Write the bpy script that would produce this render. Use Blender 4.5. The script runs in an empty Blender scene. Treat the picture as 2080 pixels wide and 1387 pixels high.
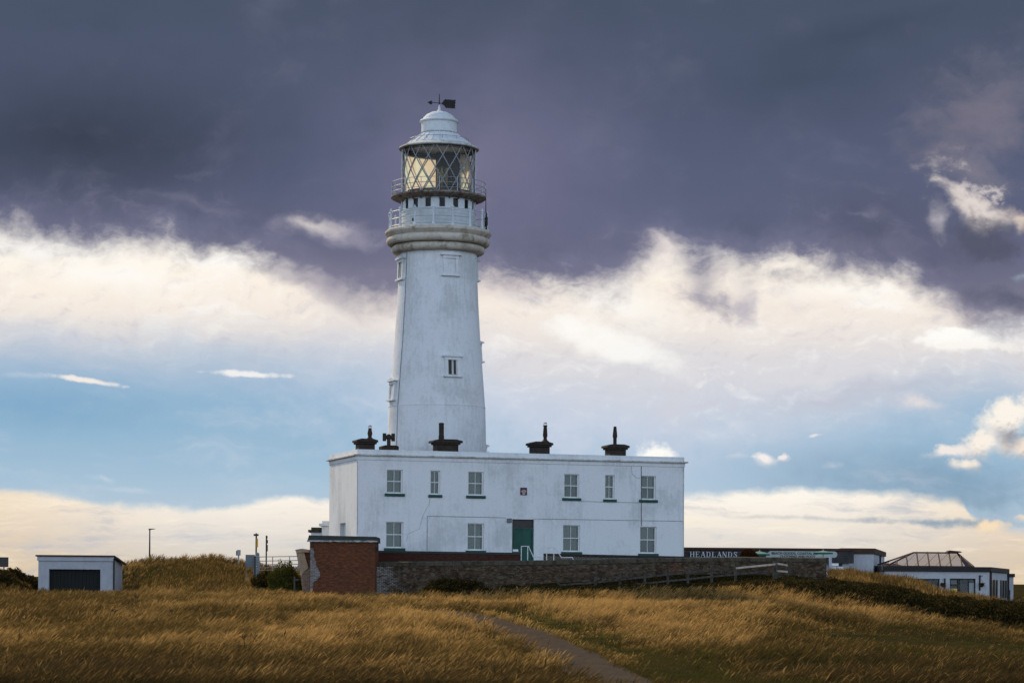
import bpy, math, random
import numpy as np
from mathutils import Vector, Matrix

scene = bpy.context.scene
COL = scene.collection
# ------------------------------------------------------------------ camera, world, sun
F = 5100.0            # focal length in photo pixels (photo 2080 px wide)
CX, CY = 1040.0, 1200.0   # principal point (shifted lens, level camera)
ROLL = 0.0079
cam_d = bpy.data.cameras.new("camera")
cam = bpy.data.objects.new("camera", cam_d)
COL.objects.link(cam)
cam_d.sensor_width = 36.0
cam_d.lens = 36.0 * F / 2080.0
cam_d.shift_y = (CY - 693.5) / 2080.0
cam_d.clip_start = 0.5
cam_d.clip_end = 20000
cam.matrix_world = Matrix.Rotation(-ROLL, 4, 'Y') @ Matrix.Rotation(math.radians(90), 4, 'X')
scene.camera = cam

def lin(c):
    return tuple(((v / 255.0) / 12.92 if v / 255.0 <= 0.04045 else ((v / 255.0 + 0.055) / 1.055) ** 2.4) for v in c)

SUN_AZ = math.radians(-36)     # left of the view direction (+Y), behind the lighthouse
SUN_EL = math.radians(34)
world = bpy.data.worlds.new("World")
scene.world = world
world.use_nodes = True
world.cycles.sampling_method = 'MANUAL'; world.cycles.sample_map_resolution = 512
scene.cycles.max_bounces = 6; scene.cycles.diffuse_bounces = 2; scene.cycles.transparent_max_bounces = 12
wn = world.node_tree
wn.nodes.clear()

class X:
    """tiny wrapper so sky masks can be written as arithmetic"""
    nt = None
    def __init__(s, k): s.k = k
    @staticmethod
    def op(o, *a, clamp=False):
        n = X.nt.nodes.new('ShaderNodeMath'); n.operation = o; n.use_clamp = clamp
        for i, v in enumerate(a):
            if isinstance(v, X): X.nt.links.new(v.k, n.inputs[i])
            else: n.inputs[i].default_value = v
        return X(n.outputs[0])
    def __add__(s, o): return X.op('ADD', s, o)
    __radd__ = __add__
    def __sub__(s, o): return X.op('SUBTRACT', s, o)
    def __rsub__(s, o): return X.op('SUBTRACT', o, s)
    def __mul__(s, o): return X.op('MULTIPLY', s, o)
    __rmul__ = __mul__
    def __truediv__(s, o): return X.op('DIVIDE', s, o)
    def sqrt(s): return X.op('SQRT', s)
    def smooth(s, a, b, lo=0.0, hi=1.0):
        n = X.nt.nodes.new('ShaderNodeMapRange'); n.interpolation_type = 'SMOOTHSTEP'
        X.nt.links.new(s.k, n.inputs[0])
        for i, v in enumerate((a, b, lo, hi)): n.inputs[i + 1].default_value = v
        return X(n.outputs[0])

def combine(a, b, c=0.0):
    n = X.nt.nodes.new('ShaderNodeCombineXYZ')
    for i, v in enumerate((a, b, c)):
        if isinstance(v, X): X.nt.links.new(v.k, n.inputs[i])
        else: n.inputs[i].default_value = v
    return n.outputs[0]

def noise(vec, scale, detail=5, rough=0.55, dist=0.0):
    n = X.nt.nodes.new('ShaderNodeTexNoise')
    n.inputs['Scale'].default_value = scale; n.inputs['Detail'].default_value = detail
    n.inputs['Roughness'].default_value = rough; n.inputs['Distortion'].default_value = dist
    X.nt.links.new(vec, n.inputs['Vector'])
    return X(n.outputs['Fac'])

def mixc(f, a, b):
    n = X.nt.nodes.new('ShaderNodeMix'); n.data_type = 'RGBA'
    if isinstance(f, X): X.nt.links.new(f.k, n.inputs[0])
    else: n.inputs[0].default_value = f
    for v, i in ((a, 6), (b, 7)):
        if isinstance(v, tuple): n.inputs[i].default_value = (*v[:3], 1)
        else: X.nt.links.new(v, n.inputs[i])
    return n.outputs[2]

def curve(x, pts, x0=-400.0, x1=2500.0, y0=0.0, y1=1400.0):
    """piecewise profile y(x) through pts"""
    n = X.nt.nodes.new('ShaderNodeFloatCurve')
    t = (x - x0) / (x1 - x0)
    X.nt.links.new(t.k, n.inputs['Value'])
    c = n.mapping.curves[0]
    P = [((px - x0) / (x1 - x0), (py - y0) / (y1 - y0)) for px, py in pts]
    c.points[0].location = (0.0, P[0][1]); c.points[1].location = (1.0, P[-1][1])
    for p in P: c.points.new(*p)
    n.mapping.update()
    return X(n.outputs[0]) * (y1 - y0) + y0

def ramp(x, stops, y0=0.0, y1=1300.0):
    n = X.nt.nodes.new('ShaderNodeValToRGB')
    t = (x - y0) / (y1 - y0)
    X.nt.links.new(t.k, n.inputs[0])
    e = n.color_ramp.elements
    n.color_ramp.interpolation = 'B_SPLINE' if len(stops) > 4 else 'EASE'
    while len(e) < len(stops): e.new(0.5)
    for i, (p, c) in enumerate(stops):
        e[i].position = (p - y0) / (y1 - y0); e[i].color = (*lin(c), 1)
    return n.outputs[0]

X.nt = wn
tc = wn.nodes.new('ShaderNodeTexCoord')
sp = wn.nodes.new('ShaderNodeSeparateXYZ'); wn.links.new(tc.outputs['Generated'], sp.inputs[0])
dx_, dy_, dz_ = X(sp.outputs[0]), X(sp.outputs[1]), X(sp.outputs[2])
dys = X.op('MAXIMUM', dy_, 0.05)
# azimuth / elevation of the sky, expressed in thousandths so that one unit is about 0.01 degree
px = dx_ / dys * F + CX
py = CY - dz_ / dys * F
vecw = combine(px * 0.001, py * 0.001)
def warpn(sc, seed):
    n = wn.nodes.new('ShaderNodeTexNoise'); n.inputs['Scale'].default_value = sc; n.inputs['Detail'].default_value = 4; n.inputs['Roughness'].default_value = 0.55
    wn.links.new(combine(px * 0.001, py * 0.0013, seed), n.inputs['Vector'])
    q = wn.nodes.new('ShaderNodeSeparateColor'); wn.links.new(n.outputs['Color'], q.inputs[0])
    return X(q.outputs[0]) - 0.5, X(q.outputs[1]) - 0.5
wa, wb = warpn(3.2, 2.0); wc, wd_ = warpn(13.0, 6.0)
qx = px + wa * 190.0 + wc * 60.0          # domain-warped position: cloud outlines curl instead of following the curves
qy = py + wb * 120.0 + wd_ * 46.0
w1 = noise(vecw, 2.6, 4, 0.5) - 0.5
w2 = noise(combine(qx * 0.001, qy * 0.0015, 3.7), 8.0, 7, 0.6) - 0.5
w2s = noise(combine(qx * 0.001 - 0.010, qy * 0.0015 - 0.016, 3.7), 8.0, 7, 0.6) - 0.5
w3 = noise(combine(px * 0.001, py * 0.0012, 9.1), 26.0, 6, 0.62) - 0.5
w4 = noise(combine(px * 0.001 + py * 0.0002, qy * 0.0042 - px * 0.0004, 5.0), 5.0, 6, 0.6) - 0.5   # stretched streaks
relief = (w2s - w2) * 1.0                 # lit and shaded sides of the billows (light from upper left)

def nodegroup(name, ins, body):
    g = bpy.data.node_groups.new(name, 'ShaderNodeTree')
    for n_ in ins: g.interface.new_socket(n_, in_out='INPUT', socket_type='NodeSocketFloat')
    g.interface.new_socket('v', in_out='OUTPUT', socket_type='NodeSocketFloat')
    gi = g.nodes.new('NodeGroupInput'); go = g.nodes.new('NodeGroupOutput')
    old = X.nt; X.nt = g
    r = body(*[X(gi.outputs[n_]) for n_ in ins])
    g.links.new(r.k, go.inputs[0]); X.nt = old
    return g
def usegroup(g, vals):
    n = X.nt.nodes.new('ShaderNodeGroup'); n.node_tree = g
    for i_, v in enumerate(vals):
        if isinstance(v, X): X.nt.links.new(v.k, n.inputs[i_])
        else: n.inputs[i_].default_value = v
    return X(n.outputs[0])
def _blob(px, py, qx, qy, nz, w3, cx, cy, irx, iry, ca, sa, isoft, amp, fine, k, warp):
    X0 = px + (qx - px) * warp - cx; Y0 = py + (qy - py) * warp - cy
    A = (X0 * ca + Y0 * sa) * irx; B = (Y0 * ca - X0 * sa) * iry
    v = (1.0 - (A * A + B * B).sqrt() + nz * amp + w3 * fine) * isoft
    return v.smooth(0.0, 1.0) * k
G_BLOB = nodegroup('cloud_patch', ['px', 'py', 'qx', 'qy', 'nz', 'w3', 'cx', 'cy', 'irx', 'iry', 'ca', 'sa', 'isoft', 'amp', 'fine', 'k', 'warp'], _blob)
def blob(cx, cy, rx, ry, ang=0.0, soft=0.6, amp=1.2, nz=None, fine=0.5, k=1.0, warp=1.0):
    a = math.radians(ang)
    return usegroup(G_BLOB, [px, py, qx, qy, nz or w2, w3, float(cx), float(cy), 1.0 / rx, 1.0 / ry, math.cos(a), math.sin(a), 1.0 / soft, amp, fine, k, warp])

# clear sky between the clouds
blue = ramp(py, [(0, (120, 150, 185)), (720, (152, 182, 210)), (840, (143, 180, 207)), (960, (160, 190, 213)), (1060, (186, 204, 218)), (1200, (205, 205, 200))])
blue = mixc(blob(60, 830, 480, 90, 2, 1.2, 0.4, warp=0.3, k=0.55), blue, lin((118, 164, 198)))
pale = blob(1180, 800, 860, 290, 4, soft=1.1, amp=0.5, k=0.88, warp=0.4)
blue = mixc(pale, blue, lin((208, 214, 230)))
tealr = blob(1900, 975, 560, 110, 3, soft=1.1, amp=0.5, k=0.85, warp=0.5)
blue = mixc(tealr, blue, lin((124, 156, 182)))
sky = blue
veil2 = (w4 * 1.6 + w1 * 1.2 + w2 * 0.7).smooth(-0.1, 0.9, 0.0, 0.45)
sky = mixc(veil2, sky, lin((222, 224, 232)))
# broad bright cloud bank
low = curve(px, [(-300, 700), (0, 722), (300, 735), (640, 742), (900, 775), (1250, 850), (1500, 865), (1750, 835), (1950, 800), (2400, 770)])
bank = ((low - (py * 0.6 + qy * 0.4 + w4 * 100.0)) / 110.0).smooth(-0.8, 1.0)
bankc = ramp(qy * 0.6 + py * 0.4 + w4 * 40, [(380, (244, 234, 224)), (490, (255, 251, 240)), (560, (255, 244, 230)), (640, (244, 233, 222)), (720, (222, 219, 222)), (870, (198, 207, 222))], 380, 900)
bankc = mixc((w1 * 1.6 + w2 * 1.2).smooth(0.0, 0.5, 0.0, 0.45), bankc, lin((218, 211, 212)))
bankc = mixc((w4 * 1.8 - w1).smooth(0.05, 0.6, 0.0, 0.8), bankc, lin((255, 251, 246)))
bankc = mixc((relief * 3.4).smooth(0.0, 0.8, 0.0, 0.6), bankc, lin((255, 253, 247)))
bankc = mixc((relief * -4.0).smooth(0.05, 0.8, 0.0, 0.6), bankc, lin((206, 200, 206)))
sky = mixc(bank, sky, bankc)
W = lin((255, 253, 248)); W2 = lin((255, 246, 234)); CR = lin((250, 232, 205))
for a in [(1235, 700, 190, 40, 20, 0.8, 1.4), (1160, 650, 100, 34, 8, 0.9, 1.6), (1240, 610, 190, 75, 14, 1.3, 1.0), (230, 565, 190, 60, 8, 1.3, 1.0), (60, 500, 230, 36, 4, 1.1, 1.2),
          (480, 545, 170, 26, 12, 1.1, 1.2), (1720, 585, 240, 42, 3, 1.4, 1.1)]:
    sky = mixc(blob(*a[:5], soft=a[5], amp=a[6], k=0.8), sky, W)
sky = mixc(blob(60, 690, 190, 50, 10, 1.2, 1.2, k=0.55), sky, lin((196, 204, 218)))
sky = mixc(blob(1780, 790, 360, 36, -3, 1.3, 1.2, k=0.5), sky, lin((184, 186, 202)))
bs = (w3 * 2.0 + (py - 690.0) / 40.0).smooth(-0.6, 0.9, 0.0, 0.5)
for a in ((1965, 682, 150, 30, -3), (2060, 665, 130, 46, 0)):
    sky = mixc(blob(*a, 0.45, 1.1, fine=1.3, warp=0.6), sky, mixc(bs, W, lin((232, 222, 216))))
# the heavy dark cloud
edge = curve(px, [(-400, 440), (0, 462), (150, 472), (300, 490), (470, 502), (560, 530), (640, 580), (720, 605), (800, 596), (900, 570), (985, 545), (1070, 552),
                  (1130, 545), (1190, 555), (1255, 565), (1300, 515), (1345, 485), (1390, 505), (1425, 520), (1460, 503), (1510, 515), (1600, 515), (1750, 528), (1850, 545), (1920, 590), (1990, 622), (2080, 632), (2500, 640)])
dv = edge + 34.0 - (py * 0.35 + qy * 0.65 + w2 * 150.0 + w3 * 52.0 + w4 * 50.0)
dark = ((dv) / (48.0 + (w1 + 0.25) * 60.0)).smooth(-0.6, 0.9)
dcol = ramp(py + wb * 160, [(0, (74, 84, 104)), (200, (82, 91, 115)), (400, (90, 97, 124)), (560, (108, 109, 134)), (700, (150, 144, 156))], 0, 700)
dcol = mixc(blob(960, 320, 440, 380, 10, 1.4, 0.6, w1, 0.1, 0.85, 0.5), dcol, lin((126, 122, 150)))
dcol = mixc(blob(150, 290, 640, 250, 0, 1.2, 0.6, w1, 0.1, 1.0, 0.5), dcol, lin((56, 64, 80)))
dcol = mixc(blob(1620, 150, 420, 130, -6, 1.2, 1.0, w1, 0.1, 0.75), dcol, lin((66, 77, 97)))
dcol = mixc(blob(1750, 60, 300, 60, -12, 1.3, 1.2, w1, 0.1, 0.5), dcol, lin((58, 68, 84)))
dcol = mixc(blob(1780, 470, 320, 150, 10, 1.2, 0.8, w1, 0.1, 0.6), dcol, lin((82, 85, 106)))
dcol = mixc(blob(500, 430, 420, 50, 5, 1.3, 1.0, w2, 0.1, 0.6), dcol, lin((96, 98, 122)))
dcol = mixc((w1 * 1.8 + w2 * 0.9).smooth(0.0, 0.75, 0.0, 0.40), dcol, lin((134, 134, 156)))
dcol = mixc((w1 * -1.8 - w2 * 0.7).smooth(0.0, 0.7, 0.0, 0.5), dcol, lin((60, 70, 90)))
dcol = mixc(((w4 + w2) * 1.8).smooth(0.1, 0.9) * (py.smooth(300.0, 480.0, 0.0, 0.5)), dcol, lin((150, 148, 168)))
dcol = mixc(dv.smooth(120.0, -10.0, 0.0, 0.55), dcol, lin((134, 133, 158)))
dcol = mixc(blob(1985, 230, 210, 170, -35, 1.1, 1.6, w2, 0.5, 0.65), dcol, lin((126, 120, 134)))
sky = mixc(dark, sky, dcol)
# ragged wisps hanging from it, and thin places
sky = mixc(blob(1425, 585, 90, 80, 8, 1.3, 2.4, k=0.85), sky, lin((140, 138, 160)))
sky = mixc(blob(1515, 600, 34, 60, -10, 1.1, 1.8, k=0.5), sky, lin((158, 156, 178)))
sky = mixc(blob(650, 600, 150, 34, 24, 1.2, 1.2, k=0.7), sky, lin((156, 150, 166)))
sky = mixc(blob(1020, 590, 120, 46, 0, 1.2, 1.0, k=0.5), sky, lin((196, 184, 190)))
sky = mixc(blob(690, 478, 150, 40, 12, 1.3, 1.8, k=0.6), sky, lin((172, 166, 182)))
sky = mixc(blob(665, 468, 56, 20, 5, 1.6, 1.8, k=0.6), sky, W2)
sky = mixc(blob(420, 420, 200, 24, 10, 1.5, 1.6, k=0.3), sky, lin((150, 148, 166)))
sky = mixc(blob(1340, 500, 56, 44, -10, 1.2, 1.6, k=0.75), sky, lin((246, 234, 228)))
sky = mixc(blob(1570, 535, 80, 26, -8, 1.1, 1.5, k=0.8), sky, W2)
# broken right side: bright gaps and small dark clouds
sky = mixc(blob(2000, 350, 120, 70, 30, 1.3, 1.9, k=0.5), sky, lin((140, 134, 146)))
sky = mixc(blob(1985, 425, 110, 34, 24, 0.9, 1.9, k=0.85), sky, lin((236, 224, 216)))
sky = mixc(blob(2080, 450, 60, 30, 24, 1.0, 1.6, k=0.8), sky, lin((234, 216, 200)))
sky = mixc(blob(1900, 440, 40, 40, 10, 1.2, 2.2, k=0.6), sky, lin((214, 206, 210)))
sky = mixc(blob(2010, 482, 120, 52, 14, 0.7, 1.4, fine=1.0, k=0.95), sky, lin((86, 89, 108)))
_gm = blob(2030, 400, 190, 120, 10, 1.2, 0.6, k=1.0) * (w2 * 1.4 + w3 * 1.2 + wc * 0.8).smooth(0.10, 0.42, 0.0, 0.8)
sky = mixc(_gm, sky, lin((226, 216, 212)))
sky = mixc(blob(2090, 545, 66, 18, -14, 1.2, 1.5, k=0.7), sky, lin((172, 190, 204)))
sky = mixc(blob(2030, 592, 130, 32, 12, 0.9, 1.4, k=0.92), sky, lin((94, 97, 118)))
# streak clouds over blue
sky = mixc(blob(505, 764, 104, 8, 3, 0.7, 0.7, w3, 0.8, warp=0.12), sky, lin((240, 238, 238)))
sky = mixc(blob(170, 780, 90, 8, 8, 0.7, 0.7, w3, 0.8, warp=0.12), sky, lin((242, 234, 228)))
sky = mixc(blob(60, 772, 80, 9, 3, 1.5, 0.7, w3, 0.6, 0.4, 0.2), sky, lin((226, 226, 232)))
sky = mixc(blob(205, 982, 44, 14, 10, 1.6, 1.5, k=0.6), sky, lin((226, 230, 236)))
sky = mixc(blob(260, 1000, 130, 10, 2, 1.6, 1.5, k=0.4, warp=0.3), sky, lin((226, 230, 236)))
# warm low bank on the horizon
lowt = curve(px, [(-400, 1000), (0, 1004), (100, 1010), (180, 1022), (320, 1028), (440, 1034), (500, 1020), (570, 1010), (665, 1014), (900, 1000), (1390, 997), (1500, 992), (1650, 988),
                  (1800, 992), (1900, 1002), (1950, 1012), (1975, 1040), (2080, 1070), (2500, 1080)])
yl = py + wb * 26.0 + wd_ * 22.0 + w3 * 18.0
lb = ((yl - lowt) / (16.0 + w2 * 40.0)).smooth(-0.4, 1.0)
lcol = ramp(py + wd_ * 30, [(990, (255, 250, 240)), (1035, (250, 240, 226)), (1090, (224, 219, 214)), (1150, (214, 206, 194)), (1200, (220, 198, 166))], 980, 1210)
warm = (X.op('ABSOLUTE', px - 1040.0) / 1000.0).smooth(0.55, 1.2, 0.0, 0.5)
lcol = mixc(warm, lcol, lin((224, 190, 142)))
ls = noise(combine(qx * 0.001, (py + wd_ * 30.0) * 0.0062, 1.0), 4.6, 8, 0.62) - 0.5
ls2 = noise(combine(qx * 0.001, (py + wd_ * 30.0) * 0.0062 - 0.03, 1.0), 4.6, 8, 0.62) - 0.5
lcol = mixc((ls * 2.0 + w2 * 0.8).smooth(0.0, 0.6, 0.0, 0.75), lcol, lin((180, 187, 200)))
lcol = mixc((ls * -2.6).smooth(0.05, 0.7, 0.0, 0.6), lcol, lin((255, 242, 220)))
lcol = mixc(((ls2 - ls) * 4.0).smooth(0.05, 0.9, 0.0, 0.3), lcol, lin((255, 246, 228)))
lcol = mixc(((ls - ls2) * 4.0).smooth(0.05, 0.9, 0.0, 0.15), lcol, lin((176, 168, 164)))
sky = mixc(lb, sky, lcol)
sky = mixc(blob(1900, 1052, 200, 13, 2, 1.1, 0.9, w3, 0.9, 0.85, 0.25), sky, lin((134, 158, 178)))
sky = mixc(blob(2010, 1010, 120, 22, 2, 1.1, 1.2, w3, 0.6, 0.7, 0.4), sky, lin((140, 164, 184)))
sky = mixc(blob(1650, 1048, 300, 7, 2, 1.2, 1.1, w3, 0.8, 0.55, 0.2), sky, lin((176, 180, 188)))
# cumulus heads: crisp sunlit tops, soft shaded feet
w5 = noise(combine(px * 0.001, py * 0.001, 14.0), 30.0, 8, 0.62) - 0.5
w5s = noise(combine(px * 0.001 - 0.0032, py * 0.001 - 0.0050, 14.0), 30.0, 8, 0.62) - 0.5
def _cum(px, py, wc, wd_, w5, w5s, w3, cx, cy, irx, iry, ca, sa, sharp, foot, k):
    X0 = px + wc * 60.0 - cx; Y0 = py + wd_ * 44.0 - cy
    A = (X0 * ca + Y0 * sa) * irx; B = (Y0 * ca - X0 * sa) * iry
    B2 = (py - cy) * iry
    v = (1.0 - (A * A + B * B).sqrt() + w5 * 1.15 + w3 * 0.5) / (sharp + B2.smooth(-0.5, 1.1) * foot)
    return v.smooth(0.0, 1.0) * k
def _cumsh(px, py, w5, w5s, cx, cy, irx, iry, shade):
    return ((py - cy) * iry * 0.8 + w5 * 1.3 - (w5s - w5) * 2.6 + (px - cx) * irx * 0.3).smooth(-0.1, 1.2) * shade
G_C = nodegroup('cumulus_mask', ['px', 'py', 'wc', 'wd', 'w5', 'w5s', 'w3', 'cx', 'cy', 'irx', 'iry', 'ca', 'sa', 'sharp', 'foot', 'k'], _cum)
G_S = nodegroup('cumulus_shade', ['px', 'py', 'w5', 'w5s', 'cx', 'cy', 'irx', 'iry', 'shade'], _cumsh)
def cumulus(cx, cy, rx, ry, ang=0.0, top=W, base=(176, 160, 158), shade=0.5, sharp=0.55, foot=1.4, k=1.0):
    global sky
    a = math.radians(ang)
    m = usegroup(G_C, [px, py, wc, wd_, w5, w5s, w3, float(cx), float(cy), 1.0 / rx, 1.0 / ry, math.cos(a), math.sin(a), sharp, foot, k])
    sh = usegroup(G_S, [px, py, w5, w5s, float(cx), float(cy), 1.0 / rx, 1.0 / ry, shade])
    sky = mixc(m, sky, mixc(sh, top, lin(base)))
cumulus(1322, 930, 54, 42, 4, base=(236, 222, 212), shade=0.8)
cumulus(1556, 930, 34, 20, 10, lin((244, 238, 236)), (190, 186, 196), 0.8)
cumulus(1592, 928, 20, 12, -20, lin((238, 232, 230)), (190, 186, 196), 0.8, 0.5)
cumulus(1500, 925, 60, 10, 0, lin((214, 218, 228)), (190, 196, 210), 0.5, 1.2, k=0.4)
cumulus(2045, 850, 84, 62, -30, lin((252, 244, 232)), (124, 114, 124), 0.9)
cumulus(1990, 900, 76, 34, -25, lin((250, 240, 228)), (176, 162, 162), 0.85)
cumulus(1925, 914, 64, 18, -4, lin((240, 232, 226)), (184, 176, 180), 0.8, 0.5)
cumulus(1956, 936, 52, 18, 8, lin((246, 236, 222)), (190, 170, 156), 0.8)
cumulus(2072, 905, 60, 30, 0, lin((240, 226, 212)), (140, 130, 138), 0.85)
sky = mixc(blob(2064, 866, 44, 28, 0, 1.2, 1.6, w5, 0.6, 0.65), sky, lin((104, 98, 112)))
cumulus(2010, 1066, 46, 22, 0, lin((246, 222, 190)), (196, 168, 146), 0.8)
cumulus(2078, 1046, 34, 14, 0, lin((228, 214, 200)), (180, 164, 158), 0.7, 0.6)
cumulus(1866, 818, 66, 22, 6, lin((236, 226, 222)), (190, 190, 204), 0.8, 1.0, k=0.75)
cumulus(1650, 883, 24, 6, 0, lin((236, 232, 234)), (200, 204, 214), 0.6, 0.8, k=0.8)
cumulus(1690, 942, 30, 11, 0, lin((226, 226, 232)), (190, 198, 210), 0.6, 1.2, k=0.5)
cumulus(1525, 880, 20, 8, 0, lin((226, 226, 232)), (190, 198, 210), 0.6, 1.4, k=0.4)

# the rest of the sky (above, beside and behind): Nishita sky with the same cloud cover
nish = wn.nodes.new('ShaderNodeTexSky'); nish.sky_type = 'NISHITA'; nish.sun_disc = False
nish.sun_elevation = SUN_EL; nish.sun_rotation = SUN_AZ
ns = wn.nodes.new('ShaderNodeVectorMath'); ns.operation = 'SCALE'
wn.links.new(nish.outputs[0], ns.inputs[0]); ns.inputs['Scale'].default_value = 0.10
cn = noise(tc.outputs['Generated'], 2.2, 6, 0.55)
rest = mixc(cn.smooth(0.40, 0.62, 0.1, 0.75), ns.outputs[0], mixc(dy_.smooth(-0.6, 0.9), lin((170, 184, 210)), lin((118, 122, 150))))
# added bright blue band low behind the camera, fills the shaded facade
rest = mixc((dy_ * -1.0).smooth(-0.35, 0.35) * dz_.smooth(0.75, 0.1), rest, (1.20, 1.50, 1.88))
rest = mixc((dz_ * -1.0).smooth(-0.02, 0.05), rest, lin((60, 55, 42)))
wfront = (dy_.smooth(0.74, 0.93)) * ((dz_).smooth(-0.06, -0.03))
final = mixc(wfront, rest, sky)
bg = wn.nodes.new('ShaderNodeBackground'); wn.links.new(final, bg.inputs[0]); bg.inputs[1].default_value = 1.0
wo = wn.nodes.new('ShaderNodeOutputWorld'); wn.links.new(bg.outputs[0], wo.inputs[0])

sun_d = bpy.data.lights.new("sun", 'SUN'); sun_d.energy = 3.2; sun_d.angle = math.radians(3)
sun_d.color = (1.0, 0.80, 0.54)
sun = bpy.data.objects.new("sun", sun_d); COL.objects.link(sun)
sv = Vector((math.sin(SUN_AZ) * math.cos(SUN_EL), math.cos(SUN_AZ) * math.cos(SUN_EL), math.sin(SUN_EL)))
sun.rotation_euler = sv.to_track_quat('Z', 'Y').to_euler()
scene.view_settings.view_transform = 'Standard'; scene.view_settings.look = 'None'
scene.view_settings.exposure = 0.0; scene.view_settings.gamma = 1.0

# ------------------------------------------------------------------ helpers
def un(pxx, pyy):
    a = pxx - CX; b = pyy - CY
    c, s = math.cos(ROLL), math.sin(ROLL)
    return (a * c + b * s) / F, -(-a * s + b * c) / F       # right, up tangents
def at(pxx, pyy, D):
    if pyy == 0: pyy = 1150
    u, v = un(pxx, pyy)
    return Vector((u * D, D, v * D))
def M(npx, D): return npx * D / F       # photo pixels to metres at distance D

MATS = {}
def newmat(name):
    m = bpy.data.materials.new(name); m.use_nodes = True
    nt = m.node_tree; nt.nodes.clear()
    X.nt = nt
    b = nt.nodes.new('ShaderNodeBsdfPrincipled'); o = nt.nodes.new('ShaderNodeOutputMaterial')
    nt.links.new(b.outputs[0], o.inputs[0])
    b.inputs['Specular IOR Level'].default_value = 0.25
    MATS[name] = m
    return m, nt, b, o
def texc(which='Object', scale=(1, 1, 1)):
    n = X.nt.nodes.new('ShaderNodeTexCoord')
    m = X.nt.nodes.new('ShaderNodeMapping'); m.inputs['Scale'].default_value = scale
    X.nt.links.new(n.outputs[which], m.inputs[0])
    return m.outputs[0]
def bump(b, h, strength=0.3, dist=0.02):
    n = X.nt.nodes.new('ShaderNodeBump'); n.inputs['Strength'].default_value = strength; n.inputs['Distance'].default_value = dist
    X.nt.links.new(h.k, n.inputs['Height']); X.nt.links.new(n.outputs[0], b.inputs['Normal'])
def setc(b, c):
    if isinstance(c, tuple): b.inputs['Base Color'].default_value = (*c[:3], 1)
    else: X.nt.links.new(c, b.inputs['Base Color'])
def plain(name, c, rough=0.6, var=0.25, scale=3.0, metal=0.0, c2=None):
    m, nt, b, o = newmat(name)
    n = noise(texc(scale=(scale, scale, scale * 0.6)), 1.0, 5, 0.6)
    dk = tuple(v * (1 - var) for v in c) if c2 is None else c2
    setc(b, mixc(n.smooth(0.35, 0.7), c, dk))
    b.inputs['Roughness'].default_value = rough; b.inputs['Metallic'].default_value = metal
    return m
def painted(name, c=(0.74, 0.75, 0.76), stain=(0.42, 0.43, 0.42), amt=0.55, moss=0.0, coarse=1.0):
    """weathered masonry paint: vertical dirt runs, blotches, roughcast grain"""
    m, nt, b, o = newmat(name)
    v = texc()
    runs = noise(texc(scale=(2.6, 2.6, 0.22)), 1.0, 6, 0.62)
    blot = noise(texc(scale=(0.35, 0.35, 0.3)), 1.0, 5, 0.6)
    fine = noise(v, 14.0 * coarse, 4, 0.6)
    mot = noise(texc(scale=(5.0, 5.0, 3.5)), 1.0, 6, 0.7)
    runs2 = noise(texc(scale=(6.5, 6.5, 0.5)), 1.0, 5, 0.6)
    col = mixc(runs.smooth(0.54, 0.80, 0, amt * 0.8), c, stain)
    col = mixc((blot * 1.0 + runs2 * 0.30 + mot * 0.25).smooth(0.72, 0.98, 0, amt * 0.9), col, stain)
    col = mixc((mot * 0.8 + blot * 0.3).smooth(0.52, 0.76, 0, 0.22), col, tuple(x * 0.60 for x in c))
    col = mixc(mot.smooth(0.46, 0.25, 0, 0.25), col, tuple(min(1, x * 1.12) for x in c))
    col = mixc(fine.smooth(0.50, 0.72, 0, 0.30), col, tuple(x * 0.50 for x in c))
    if moss:
        gm = noise(texc(scale=(1.6, 1.6, 1.1)), 1.0, 7, 0.7)
        col = mixc((gm).smooth(0.5, 0.68, 0, moss), col, (0.16, 0.12, 0.07))
    setc(b, col); b.inputs['Roughness'].default_value = 0.75
    bump(b, fine, 0.5, 0.02)
    return m
def brick(name, c1, c2, mortar, bw=0.23, bh=0.078, patch=None, patch_amt=0.0, msize=0.012, dirt=0.4):
    m, nt, b, o = newmat(name)
    n = nt.nodes.new('ShaderNodeTexBrick')
    uv = texc('UV')
    nt.links.new(uv, n.inputs['Vector'])
    n.inputs['Scale'].default_value = 1.0
    n.inputs['Brick Width'].default_value = bw; n.inputs['Row Height'].default_value = bh
    n.inputs['Mortar Size'].default_value = msize; n.inputs['Mortar Smooth'].default_value = 0.3; n.inputs['Bias'].default_value = 0.1
    n.inputs['Color1'].default_value = (*c1, 1); n.inputs['Color2'].default_value = (*c2, 1)
    n.inputs['Mortar'].default_value = (*mortar, 1)
    big = noise(uv, 0.5, 6, 0.65); mid = noise(uv, 2.3, 6, 0.7)
    cell = noise(texc('UV', (4.3, 12.8, 1)), 1.0, 1, 0.5)
    col = mixc(cell.smooth(0.35, 0.7, 0, 0.5), n.outputs['Color'], tuple(v * 0.45 for v in c2))
    col = mixc((big * 0.6 + mid * 0.4).smooth(0.45, 0.7, 0, dirt), col, (0.035, 0.03, 0.026))
    if patch: col = mixc((big * 0.45 + mid * 0.55).smooth(0.50, 0.60, 0, patch_amt), col, patch)
    setc(b, col); b.inputs['Roughness'].default_value = 0.9
    b.inputs['Specular IOR Level'].default_value = 0.05; bump(b, mid, 0.5, 0.02)
    return m

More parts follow.
